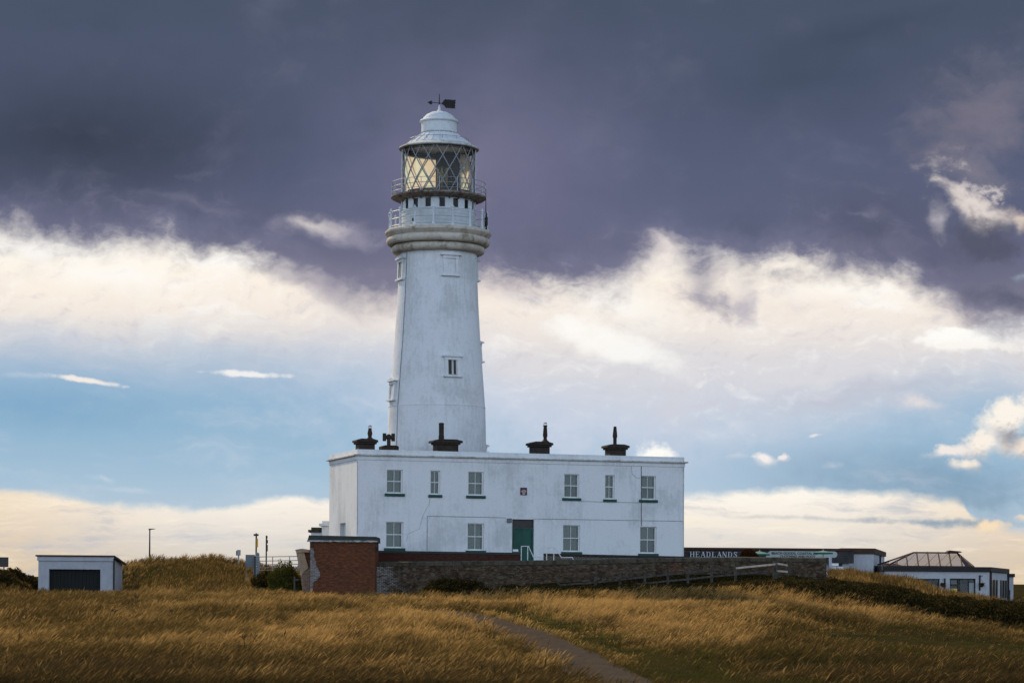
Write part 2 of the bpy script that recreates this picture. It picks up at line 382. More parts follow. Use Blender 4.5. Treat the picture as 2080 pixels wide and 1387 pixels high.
painted('white_render', stain=(0.36, 0.38, 0.38), amt=0.5)
painted('tower_paint', c=(0.76, 0.77, 0.79), stain=(0.33, 0.35, 0.33), amt=0.42)
painted('cornice_paint', c=(0.60, 0.54, 0.46), stain=(0.25, 0.20, 0.14), amt=0.8, moss=0.75)
painted('ledge_paint', c=(0.60, 0.60, 0.58), stain=(0.20, 0.18, 0.14), amt=0.9, moss=0.6)
painted('gallery_paint', c=(0.66, 0.70, 0.73), stain=(0.40, 0.42, 0.42), amt=0.5)
painted('metal_white', c=(0.68, 0.71, 0.73), stain=(0.42, 0.42, 0.40), amt=0.3)
plain('rail_paint', (0.48, 0.52, 0.56), 0.5)
plain('deck_rust', (0.28, 0.25, 0.22), 0.8, c2=(0.10, 0.055, 0.03), scale=4)
plain('lattice_metal', (0.30, 0.30, 0.31), 0.5)
plain('vane_black', (0.02, 0.017, 0.015), 0.6)
plain('dark_panel', (0.055, 0.052, 0.050), 0.7)
plain('bronze', (0.25, 0.16, 0.07), 0.35, metal=0.8)
plain('window_white', (0.72, 0.73, 0.72), 0.45, var=0.12)
plain('green_paint', (0.014, 0.085, 0.062), 0.45, c2=(0.010, 0.055, 0.042), scale=2)
plain('sill_green', (0.016, 0.065, 0.050), 0.5)
plain('transom_dark', (0.045, 0.04, 0.038), 0.3)
plain('chimney_black', (0.022, 0.017, 0.014), 0.75, c2=(0.045, 0.032, 0.025), scale=5)
plain('pot_clay', (0.055, 0.026, 0.016), 0.8, c2=(0.025, 0.016, 0.012), scale=8)
plain('cable_black', (0.05, 0.05, 0.05), 0.6)
plain('crack_grey', (0.33, 0.34, 0.34), 0.9, var=0.4, scale=6)
plain('galv', (0.32, 0.34, 0.35), 0.5, metal=0.4)
plain('grey_box', (0.17, 0.19, 0.21), 0.5)
plain('white_plate', (0.8, 0.8, 0.8), 0.4, var=0.05)
plain('yellow_plate', (0.75, 0.42, 0.03), 0.4, var=0.1)
plain('weathered_wood', (0.075, 0.067, 0.057), 0.9, c2=(0.03, 0.027, 0.023), scale=6)
plain('pale_wood', (0.50, 0.43, 0.35), 0.85, c2=(0.30, 0.25, 0.2), scale=6)
plain('roof_felt', (0.045, 0.048, 0.044), 0.9, c2=(0.035, 0.04, 0.04), scale=3)
plain('coping_stone', (0.085, 0.072, 0.05), 0.95, c2=(0.03, 0.026, 0.018), scale=3)
plain('coping_edge', (0.42, 0.43, 0.40), 0.95, c2=(0.18, 0.17, 0.14), scale=4)
plain('fascia_brown', (0.075, 0.035, 0.022), 0.7, c2=(0.045, 0.025, 0.02), scale=3)
plain('fascia_black', (0.022, 0.02, 0.019), 0.6)
plain('tar_board', (0.060, 0.054, 0.055), 0.85, c2=(0.035, 0.032, 0.033), scale=2.0)
plain('sign_letter', (0.62, 0.66, 0.74), 0.5, var=0.1)
plain('sign_green', (0.42, 0.47, 0.45), 0.6, var=0.1)
plain('letter_dark', (0.035, 0.045, 0.05), 0.6)
plain('parasol_green', (0.20, 0.33, 0.28), 0.8, var=0.15)
plain('parasol_dark', (0.02, 0.13, 0.09), 0.8)
plain('garage_white', (0.40, 0.41, 0.44), 0.8, var=0.15)
plain('shop_white', (0.50, 0.51, 0.54), 0.8, var=0.15)
plain('garage_door', (0.010, 0.012, 0.011), 0.75)
plain('sash_shadow', (0.02, 0.02, 0.02), 0.9)
plain('bollard_stone', (0.13, 0.11, 0.09), 0.95)
plain('stone_tan', (0.42, 0.30, 0.20), 0.95, c2=(0.25, 0.18, 0.12), scale=4)
plain('roof_tile_red', (0.13, 0.05, 0.03), 0.9)
plain('crest_red', (0.13, 0.018, 0.025), 0.5)
plain('crest_white', (0.50, 0.47, 0.42), 0.5, var=0.5, scale=14)
plain('crest_blue', (0.03, 0.03, 0.10), 0.5)
plain('notice_yellow', (0.85, 0.62, 0.12), 0.5, var=0.05)
plain('stem_brown', (0.030, 0.018, 0.010), 0.9)
brick('red_brick', (0.20, 0.058, 0.026), (0.11, 0.034, 0.018), (0.12, 0.075, 0.045), dirt=0.6)
brick('dark_red_brick', (0.10, 0.030, 0.018), (0.055, 0.02, 0.014), (0.07, 0.045, 0.035), dirt=0.6)
brick('tan_brick', (0.26, 0.15, 0.09), (0.2, 0.12, 0.08), (0.35, 0.28, 0.22), dirt=0.2)
brick('old_brick', (0.12, 0.062, 0.04), (0.06, 0.045, 0.035), (0.24, 0.225, 0.20), patch=(0.085, 0.075, 0.062), patch_amt=0.65, msize=0.018, dirt=0.6)
brick('pale_brick', (0.12, 0.075, 0.06), (0.06, 0.05, 0.045), (0.50, 0.49, 0.46), patch=(0.42, 0.42, 0.40), patch_amt=0.35, msize=0.026, dirt=0.35)
m, nt, b, o = newmat('courtyard_brick')
n = nt.nodes.new('ShaderNodeTexBrick'); uv = texc('UV'); nt.links.new(uv, n.inputs['Vector'])
n.inputs['Scale'].default_value = 1.0; n.inputs['Brick Width'].default_value = 0.235; n.inputs['Row Height'].default_value = 0.08
n.inputs['Mortar Size'].default_value = 0.022; n.inputs['Mortar Smooth'].default_value = 0.3
n.inputs['Color1'].default_value = (0.095, 0.050, 0.026, 1); n.inputs['Color2'].default_value = (0.042, 0.027, 0.016, 1)
_s = nt.nodes.new('ShaderNodeSeparateXYZ'); nt.links.new(uv, _s.inputs[0]); _x = X(_s.outputs[0]); _z = X(_s.outputs[1])
big = noise(uv, 0.45, 6, 0.65); mid = noise(uv, 2.1, 7, 0.72); fin = noise(uv, 9.0, 5, 0.7)
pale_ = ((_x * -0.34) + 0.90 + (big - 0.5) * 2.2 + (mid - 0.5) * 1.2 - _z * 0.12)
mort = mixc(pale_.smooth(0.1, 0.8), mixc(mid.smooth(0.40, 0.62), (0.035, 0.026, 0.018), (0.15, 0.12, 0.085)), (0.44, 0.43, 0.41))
nt.links.new(mort, n.inputs['Mortar'])
vo = nt.nodes.new('ShaderNodeTexVoronoi'); vo.inputs['Scale'].default_value = 1.0; _m = texc('UV', (5.5, 14.0, 1.0)); nt.links.new(_m, vo.inputs['Vector'])
vs = nt.nodes.new('ShaderNodeSeparateColor'); nt.links.new(vo.outputs['Color'], vs.inputs[0]); cellv = X(vs.outputs[0])
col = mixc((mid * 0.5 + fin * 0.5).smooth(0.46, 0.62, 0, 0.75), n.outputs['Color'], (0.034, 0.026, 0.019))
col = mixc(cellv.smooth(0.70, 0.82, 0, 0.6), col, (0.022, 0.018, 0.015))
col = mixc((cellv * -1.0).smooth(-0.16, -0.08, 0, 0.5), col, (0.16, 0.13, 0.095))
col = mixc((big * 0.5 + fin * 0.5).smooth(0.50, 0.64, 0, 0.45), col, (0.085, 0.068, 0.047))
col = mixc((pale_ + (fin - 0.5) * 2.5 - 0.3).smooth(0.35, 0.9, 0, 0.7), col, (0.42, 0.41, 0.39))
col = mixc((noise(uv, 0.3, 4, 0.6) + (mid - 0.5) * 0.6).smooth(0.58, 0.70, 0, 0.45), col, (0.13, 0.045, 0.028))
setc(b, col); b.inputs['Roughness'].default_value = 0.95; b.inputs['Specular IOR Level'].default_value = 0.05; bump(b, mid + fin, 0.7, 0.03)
brick('plaster_patch', (0.26, 0.24, 0.23), (0.14, 0.11, 0.10), (0.32, 0.31, 0.30), dirt=0.5)

def glassmat(name, tint, refl=0.12, rough=0.02):
    m = bpy.data.materials.new(name); m.use_nodes = True; nt = m.node_tree; nt.nodes.clear(); X.nt = nt
    t = nt.nodes.new('ShaderNodeBsdfTransparent'); t.inputs[0].default_value = (*tint, 1)
    g = nt.nodes.new('ShaderNodeBsdfGlossy'); g.inputs['Roughness'].default_value = rough
    mx = nt.nodes.new('ShaderNodeMixShader'); o = nt.nodes.new('ShaderNodeOutputMaterial')
    fr = nt.nodes.new('ShaderNodeLayerWeight'); fr.inputs[0].default_value = 0.5
    fc = X(fr.outputs['Facing']); fc = fc * fc; fc = fc * fc
    nt.links.new((fc * fc * 0.5 + refl).k, mx.inputs[0])
    nt.links.new(t.outputs[0], mx.inputs[1]); nt.links.new(g.outputs[0], mx.inputs[2]); nt.links.new(mx.outputs[0], o.inputs[0])
    MATS[name] = m
glassmat('pane', (0.75, 0.8, 0.78), 0.04)
glassmat('lantern_glass', (0.93, 0.92, 0.88), 0.02)
glassmat('dark_pane', (0.22, 0.22, 0.23), 0.02)
glassmat('roof_glass', (0.80, 0.78, 0.79), 0.12, 0.05)
def cloth(name, c, c2, trans=0.75, scale=1.0):
    m, nt, b, o = newmat(name)
    n = noise(texc(scale=(scale, scale, scale * 0.7)), 1.0, 3, 0.5)
    col = mixc(n.smooth(0.42, 0.58), c, c2)
    d = nt.nodes.new('ShaderNodeBsdfDiffuse'); t = nt.nodes.new('ShaderNodeBsdfTranslucent'); mx = nt.nodes.new('ShaderNodeMixShader')
    nt.links.new(col, d.inputs[0]); nt.links.new(col, t.inputs[0]); mx.inputs[0].default_value = trans
    nt.links.new(d.outputs[0], mx.inputs[1]); nt.links.new(t.outputs[0], mx.inputs[2]); nt.links.new(mx.outputs[0], o.inputs[0])
cloth('optic_glow_cream', (0.86, 0.94, 0.84), (0.88, 0.82, 0.72), 0.85)  # cream cloth standing in for sky light bent through the lens panels
cloth('blind_dark', (0.12, 0.135, 0.115), (0.09, 0.10, 0.085), 0.1)
cloth('blind_beige', (0.215, 0.235, 0.20), (0.19, 0.21, 0.185), 0.1)

class MB:
    def __init__(s): s.v = []; s.f = []
    def add(s, vs, fs):
        k = len(s.v); s.v += [tuple(p) for p in vs]; s.f += [tuple(i + k for i in f) for f in fs]; return s
    def box(s, x0, x1, y0, y1, z0, z1):
        return s.hexa([(x0, y0, z0), (x1, y0, z0), (x1, y1, z0), (x0, y1, z0), (x0, y0, z1), (x1, y0, z1), (x1, y1, z1), (x0, y1, z1)])
    def hexa(s, p):
        return s.add(p, [(0, 3, 2, 1), (4, 5, 6, 7), (0, 1, 5, 4), (1, 2, 6, 5), (2, 3, 7, 6), (3, 0, 4, 7)])
    def quad(s, a, b, c, d): return s.add([a, b, c, d], [(0, 1, 2, 3)])
    def prism(s, poly, d0, d1, axis='y'):
        n = len(poly)
        def P(a, b, d): return (a, d, b) if axis == 'y' else ((d, a, b) if axis == 'x' else (a, b, d))
        vs = [P(a, b, d0) for a, b in poly] + [P(a, b, d1) for a, b in poly]
        fs = [tuple(range(n)), tuple(range(2 * n - 1, n - 1, -1))] + [(i, (i + 1) % n, n + (i + 1) % n, n + i)[::-1] for i in range(n)]
        return s.add(vs, fs)
    def lathe(s, prof, n=48, cx=0, cy=0, a0=0.0, a1=360.0, cap=True):
        full = abs(a1 - a0 - 360) < 1e-6
        m = n if full else n + 1
        k = len(s.v)
        for r, z in prof:
            for i in range(m):
                a = math.radians(a0 + (a1 - a0) * i / n)
                s.v.append((cx + r * math.sin(a), cy - r * math.cos(a), z))
        for j in range(len(prof) - 1):
            for i in range(n):
                i2 = (i + 1) % m
                s.f.append((k + j * m + i, k + j * m + i2, k + (j + 1) * m + i2, k + (j + 1) * m + i))
        if cap and full:
            s.f.append(tuple(k + i for i in range(m))[::-1])
            s.f.append(tuple(k + (len(prof) - 1) * m + i for i in range(m)))
        return s
    def tube(s, pts, r, n=6, closed=False):
        pts = [Vector(p) for p in pts]
        rings = []
        N = len(pts)
        for i, p in enumerate(pts):
            a = pts[(i - 1) % N] if (i or closed) else p; b = pts[(i + 1) % N] if (i < N - 1 or closed) else p
            t = (b - a).normalized()
            up = Vector((0, 0, 1)) if abs(t.z) < 0.9 else Vector((1, 0, 0))
            e1 = t.cross(up).normalized(); e2 = t.cross(e1)
            rr = r[i] if isinstance(r, (list, tuple)) else r
            k = len(s.v)
            for j in range(n):
                th = 2 * math.pi * j / n
                s.v.append(tuple(p + e1 * (rr * math.cos(th)) + e2 * (rr * math.sin(th))))
            rings.append(k)
        R = rings + ([rings[0]] if closed else [])
        for a, b in zip(R, R[1:]):
            for j in range(n):
                s.f.append((a + j, a + (j + 1) % n, b + (j + 1) % n, b + j))
        if not closed:
            s.f.append(tuple(rings[0] + j for j in range(n))[::-1]); s.f.append(tuple(rings[-1] + j for j in range(n)))
        return s
    def xf(s, mat, k=0):
        for i in range(k, len(s.v)): s.v[i] = tuple(mat @ Vector(s.v[i]))
        return s
    def build(s, name, mat, parent=None, smooth=None, bevel=0.0):
        me = bpy.data.meshes.new(name)
        me.from_pydata(s.v, [], s.f); me.update()
        uv = me.uv_layers.new(name='UVMap').data
        for p in me.polygons:
            nn = p.normal
            ax, ay, az = abs(nn.x), abs(nn.y), abs(nn.z)
            for li in p.loop_indices:
                c = me.vertices[me.loops[li].vertex_index].co
                uv[li].uv = (c.x, c.z) if ay >= ax and ay >= az else ((c.y, c.z) if ax >= az else (c.x, c.y))
        if mat: me.materials.append(MATS[mat])
        if smooth:
            for p in me.polygons: p.use_smooth = True
            me.set_sharp_from_angle(angle=math.radians(smooth))
        o = bpy.data.objects.new(name, me); COL.objects.link(o)
        if parent: o.parent = parent
        if bevel:
            b = o.modifiers.new('bevel', 'BEVEL'); b.width = bevel; b.segments = 2; b.limit_method = 'ANGLE'
        return o

def tag(o, label=None, cat=None, group=None, kind=None):
    if label: o['label'] = label
    if cat: o['category'] = cat
    if group: o['group'] = group
    if kind: o['kind'] = kind
    return o
def thing(name, label, cat, loc=(0, 0, 0), rz=0.0, group=None):
    o = bpy.data.objects.new(name, None); COL.objects.link(o)
    o.location = loc; o.rotation_euler = (0, 0, rz); o.empty_display_size = 0.3
    return tag(o, label, cat, group)
def copy_tree(o, parent=None):
    c = o.copy(); COL.objects.link(c)
    if parent: c.parent = parent
    for ch in list(o.children): copy_tree(ch, c)
    return c
def wall_holes(mb, x0, x1, z0, z1, holes, y=0.0, reveal=0.14):
    """flat wall in the plane y with recessed rectangular openings"""
    xs = sorted({x0, x1, *[h[0] for h in holes], *[h[1] for h in holes]})
    zs = sorted({z0, z1, *[h[2] for h in holes], *[h[3] for h in holes]})
    for i in range(len(xs) - 1):
        for j in range(len(zs) - 1):
            cx, cz = (xs[i] + xs[i + 1]) / 2, (zs[j] + zs[j + 1]) / 2
            if any(h[0] < cx < h[1] and h[2] < cz < h[3] for h in holes): continue
            mb.quad((xs[i], y, zs[j]), (xs[i + 1], y, zs[j]), (xs[i + 1], y, zs[j + 1]), (xs[i], y, zs[j + 1]))
    r = y + reveal
    for a, b, c, d in holes:
        mb.quad((a, y, c), (a, r, c), (a, r, d), (a, y, d)); mb.quad((b, r, c), (b, y, c), (b, y, d), (b, r, d))
        mb.quad((a, r, d), (b, r, d), (b, y, d), (a, y, d)); mb.quad((a, y, c), (b, y, c), (b, r, c), (a, r, c))
    return mb

# ------------------------------------------------------------------ numpy noise and terrain
def vnoise(x, y, seed=0):
    x = np.asarray(x, float); y = np.asarray(y, float)
    xi = np.floor(x).astype(np.int64); yi = np.floor(y).astype(np.int64)
    fx = x - xi; fy = y - yi
    fx = fx * fx * (3 - 2 * fx); fy = fy * fy * (3 - 2 * fy)
    def h(a, b):
        n = (a * 374761393 + b * 668265263 + seed * 974711) & 0x7fffffff
        n = ((n ^ (n >> 13)) * 1274126177) & 0x7fffffff
        return ((n ^ (n >> 16)) & 0xffff) / 65535.0
    return (h(xi, yi) * (1 - fx) + h(xi + 1, yi) * fx) * (1 - fy) + (h(xi, yi + 1) * (1 - fx) + h(xi + 1, yi + 1) * fx) * fy
def fbm(x, y, seed=0, o=4):
    t = 0; a = 0.5
    for i in range(o):
        t = t + a * vnoise(x * 2 ** i, y * 2 ** i, seed + i * 17); a *= 0.5
    return t / 0.94

TCOLS = np.array([-900, -300, 0, 60, 250, 330, 420, 500, 560, 620, 700, 764, 900, 1200, 1400, 1500, 1600, 1700, 1800, 1950, 2080, 2400, 3000], float)
TROWS = {
    0:   (-1.7,), 40: (-2.35,), 75: 'y1387',
    100: (1293, 1293, 1292, 1291, 1288, 1287, 1286, 1285, 1285, 1285, 1285, 1285, 1287, 1290, 1296, 1300, 1304, 1310, 1318, 1330, 1338, 1345, 1350),
    120: (1250, 1249, 1247, 1245, 1242, 1239, 1237, 1236, 1236, 1236, 1238, 1240, 1241, 1246, 1251, 1255, 1261, 1270, 1282, 1300, 1313, 1320, 1322),
    138: (1224, 1222, 1220, 1219, 1218, 1216, 1215, 1215, 1217, 1220, 1224, 1226, 1225, 1225, 1228, 1231, 1237, 1249, 1264, 1283, 1294, 1300, 1302),
    145: (1219, 1217, 1215, 1216, 1215, 1210, 1207, 1207, 1210, 1214, 1218, 1217, 1208, 1195, 1188, 1185, 1179, 1193, 1218, 1246, 1264, 1276, 1284),
    148: (1213, 1210, 1200, 1209, 1213, 1204, 1200, 1199, 1201, 1207, 1180, 1165, 1158, 1150, 1152, 1155, 1165, 1178, 1194, 1230, 1252, 1264, 1272),
    153: (1200, 1190, 1180, 1202, 1210, 1195, 1189, 1186, 1185, 1184, 1150, 1143, 1143, 1143, 1145, 1149, 1166, 1174, 1183, 1219, 1240, 1252, 1264),
    162: (1190, 1180, 1172, 1196, 1200, 1172, 1164, 1168, 1170, 1170, 1150, 1143, 1143, 1143, 1146, 1148, 1160, 1175, 1192, 1218, 1236, 1242, 1252),
    172: (1184, 1172, 1168, 1196, 1152, 1142, 1140, 1152, 1162, 1166, 1160, 1155, 1150, 1150, 1150, 1150, 1160, 1172, 1190, 1208, 1226, 1236, 1242),
    182: (1180, 1175, 1175, 1198, 1160, 1155, 1155, 1158, 1166, 1170, 1165, 1160, 1160, 1160, 1160, 1165, 1172, 1182, 1195, 1206, 1222, 1230, 1235),
    230: (1.0,), 400: (-1.5,), 4000: (-3.0,),
}
TD = np.array(sorted(TROWS), float)
TZ = np.zeros((len(TD), len(TCOLS)))
for i, d in enumerate(TD):
    r = TROWS[int(d)]
    if r == 'y1387': r = tuple([1387 + 0.0 * c for c in TCOLS]); TZ[i] = -(1387 - CY) / F * d; continue
    if len(r) == 1: TZ[i] = r[0]; continue
    for j, c in enumerate(TCOLS): TZ[i, j] = -((r[j] - (c - CX) * ROLL) - CY) / F * d
PATH_C = [(-60, 30), (5.6, 55), (3.7, 70), (2.9, 78), (2.0, 88), (0.6, 100), (-1.2, 110), (-2.7, 117), (-4.8, 121), (-9, 124)]
def path_u(x, y):
    """signed distance-like offset from the path centre line (x as function of y)"""
    P = sorted((p[1], p[0]) for p in PATH_C[1:])
    return x - np.interp(y, [p[0] for p in P], [p[1] for p in P])
def ground(x, y, rough=True):
    x = np.asarray(x, float); y = np.asarray(y, float)
    d = np.clip(y, 0, 4000); c = CX + F * x / np.maximum(d, 20)
    c = np.clip(c, TCOLS[0], TCOLS[-1])
    # smoothed bilinear lookup
    i = np.clip(np.searchsorted(TD, d, side='right') - 1, 0, len(TD) - 2)
    t = (d - TD[i]) / (TD[i + 1] - TD[i])
    j = np.clip(np.searchsorted(TCOLS, c, side='right') - 1, 0, len(TCOLS) - 2)
    s = (c - TCOLS[j]) / (TCOLS[j + 1] - TCOLS[j]); s = s * s * (3 - 2 * s)
    z = (TZ[i, j] * (1 - s) + TZ[i, j + 1] * s) * (1 - t) + (TZ[i + 1, j] * (1 - s) + TZ[i + 1, j + 1] * s) * t
    if rough:
        near = np.clip((y - 45) / 25, 0, 1) * np.clip((190 - y) / 20, 0, 1)
        flat = np.clip((141 - y) / 6, 0, 1)
        b = (fbm(x / 7.0 + 3, y / 9.0, 5) - 0.5) * 0.55 + (fbm(x / 2.4, y / 3.0, 9) - 0.5) * 0.16
        # long low ridges crossing the right-hand slope
        ridge = np.sin((y * 0.42 + x * 0.30) + 2.2 * fbm(x / 9.0, y / 9.0, 21)) * 0.30 * np.clip((x - 3) / 6, 0, 1) * flat
        pm = 1 - np.exp(-(path_u(x, y) / 2.2) ** 2) * np.clip((126 - y) / 8, 0, 1)
        mnd = np.exp(-((x + 22) / 9.0) ** 2 - ((y - 166) / 9.0) ** 2)
        z = z + mnd * ((fbm(x / 2.6, y / 2.6, 61) - 0.5) * 1.6)
        z = z + near * (b * (0.35 + 0.65 * flat) + ridge) * pm
    return z
def gz(x, y): return float(ground(np.array([x]), np.array([y]))[0])

def leafmat(name, c1, c2, c3=None, trans=0.35, patch=0.9):
    """leaf cards: colour differs by leaf and by patch of ground"""
    m, nt, b, o = newmat(name)
    g = nt.nodes.new('ShaderNodeNewGeometry'); r = X(g.outputs['Random Per Island'])
    n = noise(texc(scale=(patch, patch, patch)), 1.0, 3, 0.5)
    col = mixc((r * 0.7 + n * 0.6).smooth(0.35, 0.95), c1, c2)
    if c3: col = mixc((r * 7.31).k and X.op('FRACT', r * 7.31).smooth(0.72, 0.9), col, c3)
    d = nt.nodes.new('ShaderNodeBsdfDiffuse'); t = nt.nodes.new('ShaderNodeBsdfTranslucent'); mx = nt.nodes.new('ShaderNodeMixShader'); mx.inputs[0].default_value = trans
    nt.links.new(col, d.inputs[0]); nt.links.new(col, t.inputs[0])
    nt.links.new(d.outputs[0], mx.inputs[1]); nt.links.new(t.outputs[0], mx.inputs[2]); nt.links.new(mx.outputs[0], o.inputs[0])
leafmat('bramble', (0.020, 0.021, 0.008), (0.050, 0.042, 0.014), (0.14, 0.080, 0.028), 0.35, 1.6)
leafmat('bush_green', (0.045, 0.060, 0.012), (0.11, 0.105, 0.022), (0.14, 0.09, 0.03), 0.4, 2.5)
leafmat('rust_leaf', (0.045, 0.018, 0.009), (0.075, 0.030, 0.012), None, 0.25)
# grass blades: straw / olive / dark brown mixed by a per-blade value stored on the mesh
m, nt, b, o = newmat('grass_blade')
at_ = nt.nodes.new('ShaderNodeAttribute'); at_.attribute_name = 'tone'
sepc = nt.nodes.new('ShaderNodeSeparateColor'); nt.links.new(at_.outputs['Color'], sepc.inputs[0])
tn, gr_, br_ = X(sepc.outputs[0]), X(sepc.outputs[1]), X(sepc.outputs[2])
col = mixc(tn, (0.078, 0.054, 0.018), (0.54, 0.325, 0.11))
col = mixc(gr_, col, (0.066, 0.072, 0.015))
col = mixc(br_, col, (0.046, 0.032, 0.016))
d = nt.nodes.new('ShaderNodeBsdfDiffuse'); t = nt.nodes.new('ShaderNodeBsdfTranslucent'); mx = nt.nodes.new('ShaderNodeMixShader'); mx.inputs[0].default_value = 0.5
nt.links.new(col, d.inputs[0]); nt.links.new(col, t.inputs[0])
nt.links.new(d.outputs[0], mx.inputs[1]); nt.links.new(t.outputs[0], mx.inputs[2]); nt.links.new(mx.outputs[0], o.inputs[0])

# ------------------------------------------------------------------ ground, path
def axis(lo, hi, step, far, sgn=1):
    a = list(np.arange(lo, hi + 1e-6, step)); s = step
    out = a[:]
    x = hi
    while x < far: s *= 1.25; x += s; out.append(x)
    x = lo; s = step
    while x > -far: s *= 1.25; x -= s; out.insert(0, x)
    return np.array(out)
gxs = axis(-48, 48, 0.6, 6000); gys = axis(50, 190, 0.6, 7000)
GXX, GYY = np.meshgrid(gxs, gys)
GZZ = ground(GXX, GYY)
nx, ny = len(gxs), len(gys)
me = bpy.data.meshes.new('ground')
V = np.stack([GXX.ravel(), GYY.ravel(), GZZ.ravel()], 1)
idx = np.arange(nx * ny).reshape(ny, nx)
Q = np.stack([idx[:-1, :-1], idx[:-1, 1:], idx[1:, 1:], idx[1:, :-1]], -1).reshape(-1, 4)
def fill(me, V, Q, n=4):
    me.vertices.add(len(V)); me.vertices.foreach_set('co', V.astype(np.float32).ravel())
    me.loops.add(Q.size); me.loops.foreach_set('vertex_index', Q.astype(np.int32).ravel())
    me.polygons.add(len(Q)); me.polygons.foreach_set('loop_start', np.arange(0, Q.size, n, dtype=np.int32))
    me.update(calc_edges=True)
fill(me, V, Q)
me.polygons.foreach_set('use_smooth', np.ones(len(Q), bool))
m, nt, b, o = newmat('turf')
v = texc()
n1 = noise(v, 0.25, 5, 0.6); n2 = noise(v, 3.0, 5, 0.65)
c = mixc(n1.smooth(0.4, 0.6), (0.035, 0.033, 0.011), (0.055, 0.040, 0.015))
c = mixc(n2.smooth(0.4, 0.7, 0, 0.7), c, (0.022, 0.022, 0.008))
setc(b, c); b.inputs['Roughness'].default_value = 1.0; b.inputs['Specular IOR Level'].default_value = 0.0; bump(b, n2, 0.8, 0.1)
me.materials.append(m)
g = bpy.data.objects.new('ground', me); COL.objects.link(g); g['kind'] = 'structure'

m, nt, b, o = newmat('path_grit')
v = texc(); n2 = noise(v, 30.0, 4, 0.7); n1 = noise(v, 0.8, 4, 0.6)
n3 = noise(v, 4.0, 6, 0.7)
c = mixc(n2.smooth(0.35, 0.7), (0.12, 0.092, 0.068), (0.05, 0.040, 0.031))
c = mixc(n1.smooth(0.45, 0.7, 0, 0.5), c, (0.13, 0.095, 0.065))
c = mixc(n3.smooth(0.52, 0.64, 0, 0.7), c, (0.042, 0.036, 0.02))
setc(b, c); b.inputs['Roughness'].default_value = 0.95; b.inputs['Specular IOR Level'].default_value = 0.0; bump(b, n2, 0.6, 0.02)
PATH_W = 1.05
ys = np.arange(55, 123.5, 0.4); rows = []
P = sorted((p[1], p[0]) for p in PATH_C[1:])
pc = np.interp(ys, [p[0] for p in P], [p[1] for p in P])
k = np.ones(9) / 9; pc2 = np.convolve(np.pad(pc, 4, 'edge'), k, 'valid')
ts = np.linspace(-1, 1, 9)
hw = PATH_W * (1 + 0.08 * (fbm(ys / 2, ys * 0, 3) - 0.5))
PX = pc2[:, None] + ts[None, :] * hw[:, None] * (1 + np.abs(np.gradient(pc2, ys))[:, None] * 0.5); PY = np.repeat(ys[:, None], 9, 1)
PZ = ground(PX, PY) + 0.035 + 0.02 * (1 - ts[None, :] ** 2)
me = bpy.data.meshes.new('path'); idx = np.arange(PX.size).reshape(PX.shape)
fill(me, np.stack([PX.ravel(), PY.ravel(), PZ.ravel()], 1), np.stack([idx[:-1, :-1], idx[:-1, 1:], idx[1:, 1:], idx[1:, :-1]], -1).reshape(-1, 4))
me.polygons.foreach_set('use_smooth', np.ones(len(me.polygons), bool)); me.materials.append(m)
o = bpy.data.objects.new('path', me); COL.objects.link(o); o['kind'] = 'structure'

# ------------------------------------------------------------------ lighthouse
DT = 160.0
tx = at(889, 640, DT).x
def tz(y, x=889): return at(x, y, DT).z
tbase = 1.5
LH = thing('lighthouse', 'tall white round lighthouse with lattice lantern and arrow weather vane', 'lighthouse', (tx, DT, tbase))
def z(y): return tz(y) - tbase
def R(p): return p * DT / F
SH = [(111, 1150), (100.8, 918), (98.3, 829)]
mb = MB()
prof = [(R(112), z(1150) if z(1150) > 0 else 0.0), (R(105), z(1010)), (R(100.9), z(918)), (R(98.2), z(829.5))]
prof += [(R(98.6), z(829)), (R(98.6), z(826.5)), (R(97.8), z(826)), (R(93), z(765)), (R(87.6), z(700)), (R(82.6), z(620)), (R(79.6), z(555)), (R(78.6), z(516))]
mb.lathe(prof, 96); mb.build('shaft', 'tower_paint', LH, 30)
def shr(y):
    ys_ = [516, 555, 620, 700, 765, 826, 918, 1010, 1150]; rs = [78.6, 79.6, 82.6, 87.6, 93, 97.8, 100.9, 105, 112]
    return R(np.interp(y, ys_, rs))
# corbelled cornice: two roll mouldings and the gallery ledge
def torus(r, h, zc, n=8):
    return [(r - 0.35 * h + 0.5 * h * math.cos(t), zc + 0.5 * h * math.sin(t)) for t in np.linspace(-math.pi / 2, math.pi / 2, n)]
mb = MB(); mb.lathe([(R(77), z(518.5))] + torus(R(92.5), R(17), z(509)) + torus(R(103), R(17), z(493)) + [(R(97), z(487.5))] +
                    [(R(101), z(485.5)), (R(105.4), z(481)), (R(108), z(477.5)), (R(108), z(473.6)), (R(105), z(471)), (R(72), z(470.5))], 96)
mb.build('cornice', 'cornice_paint', LH, 35)
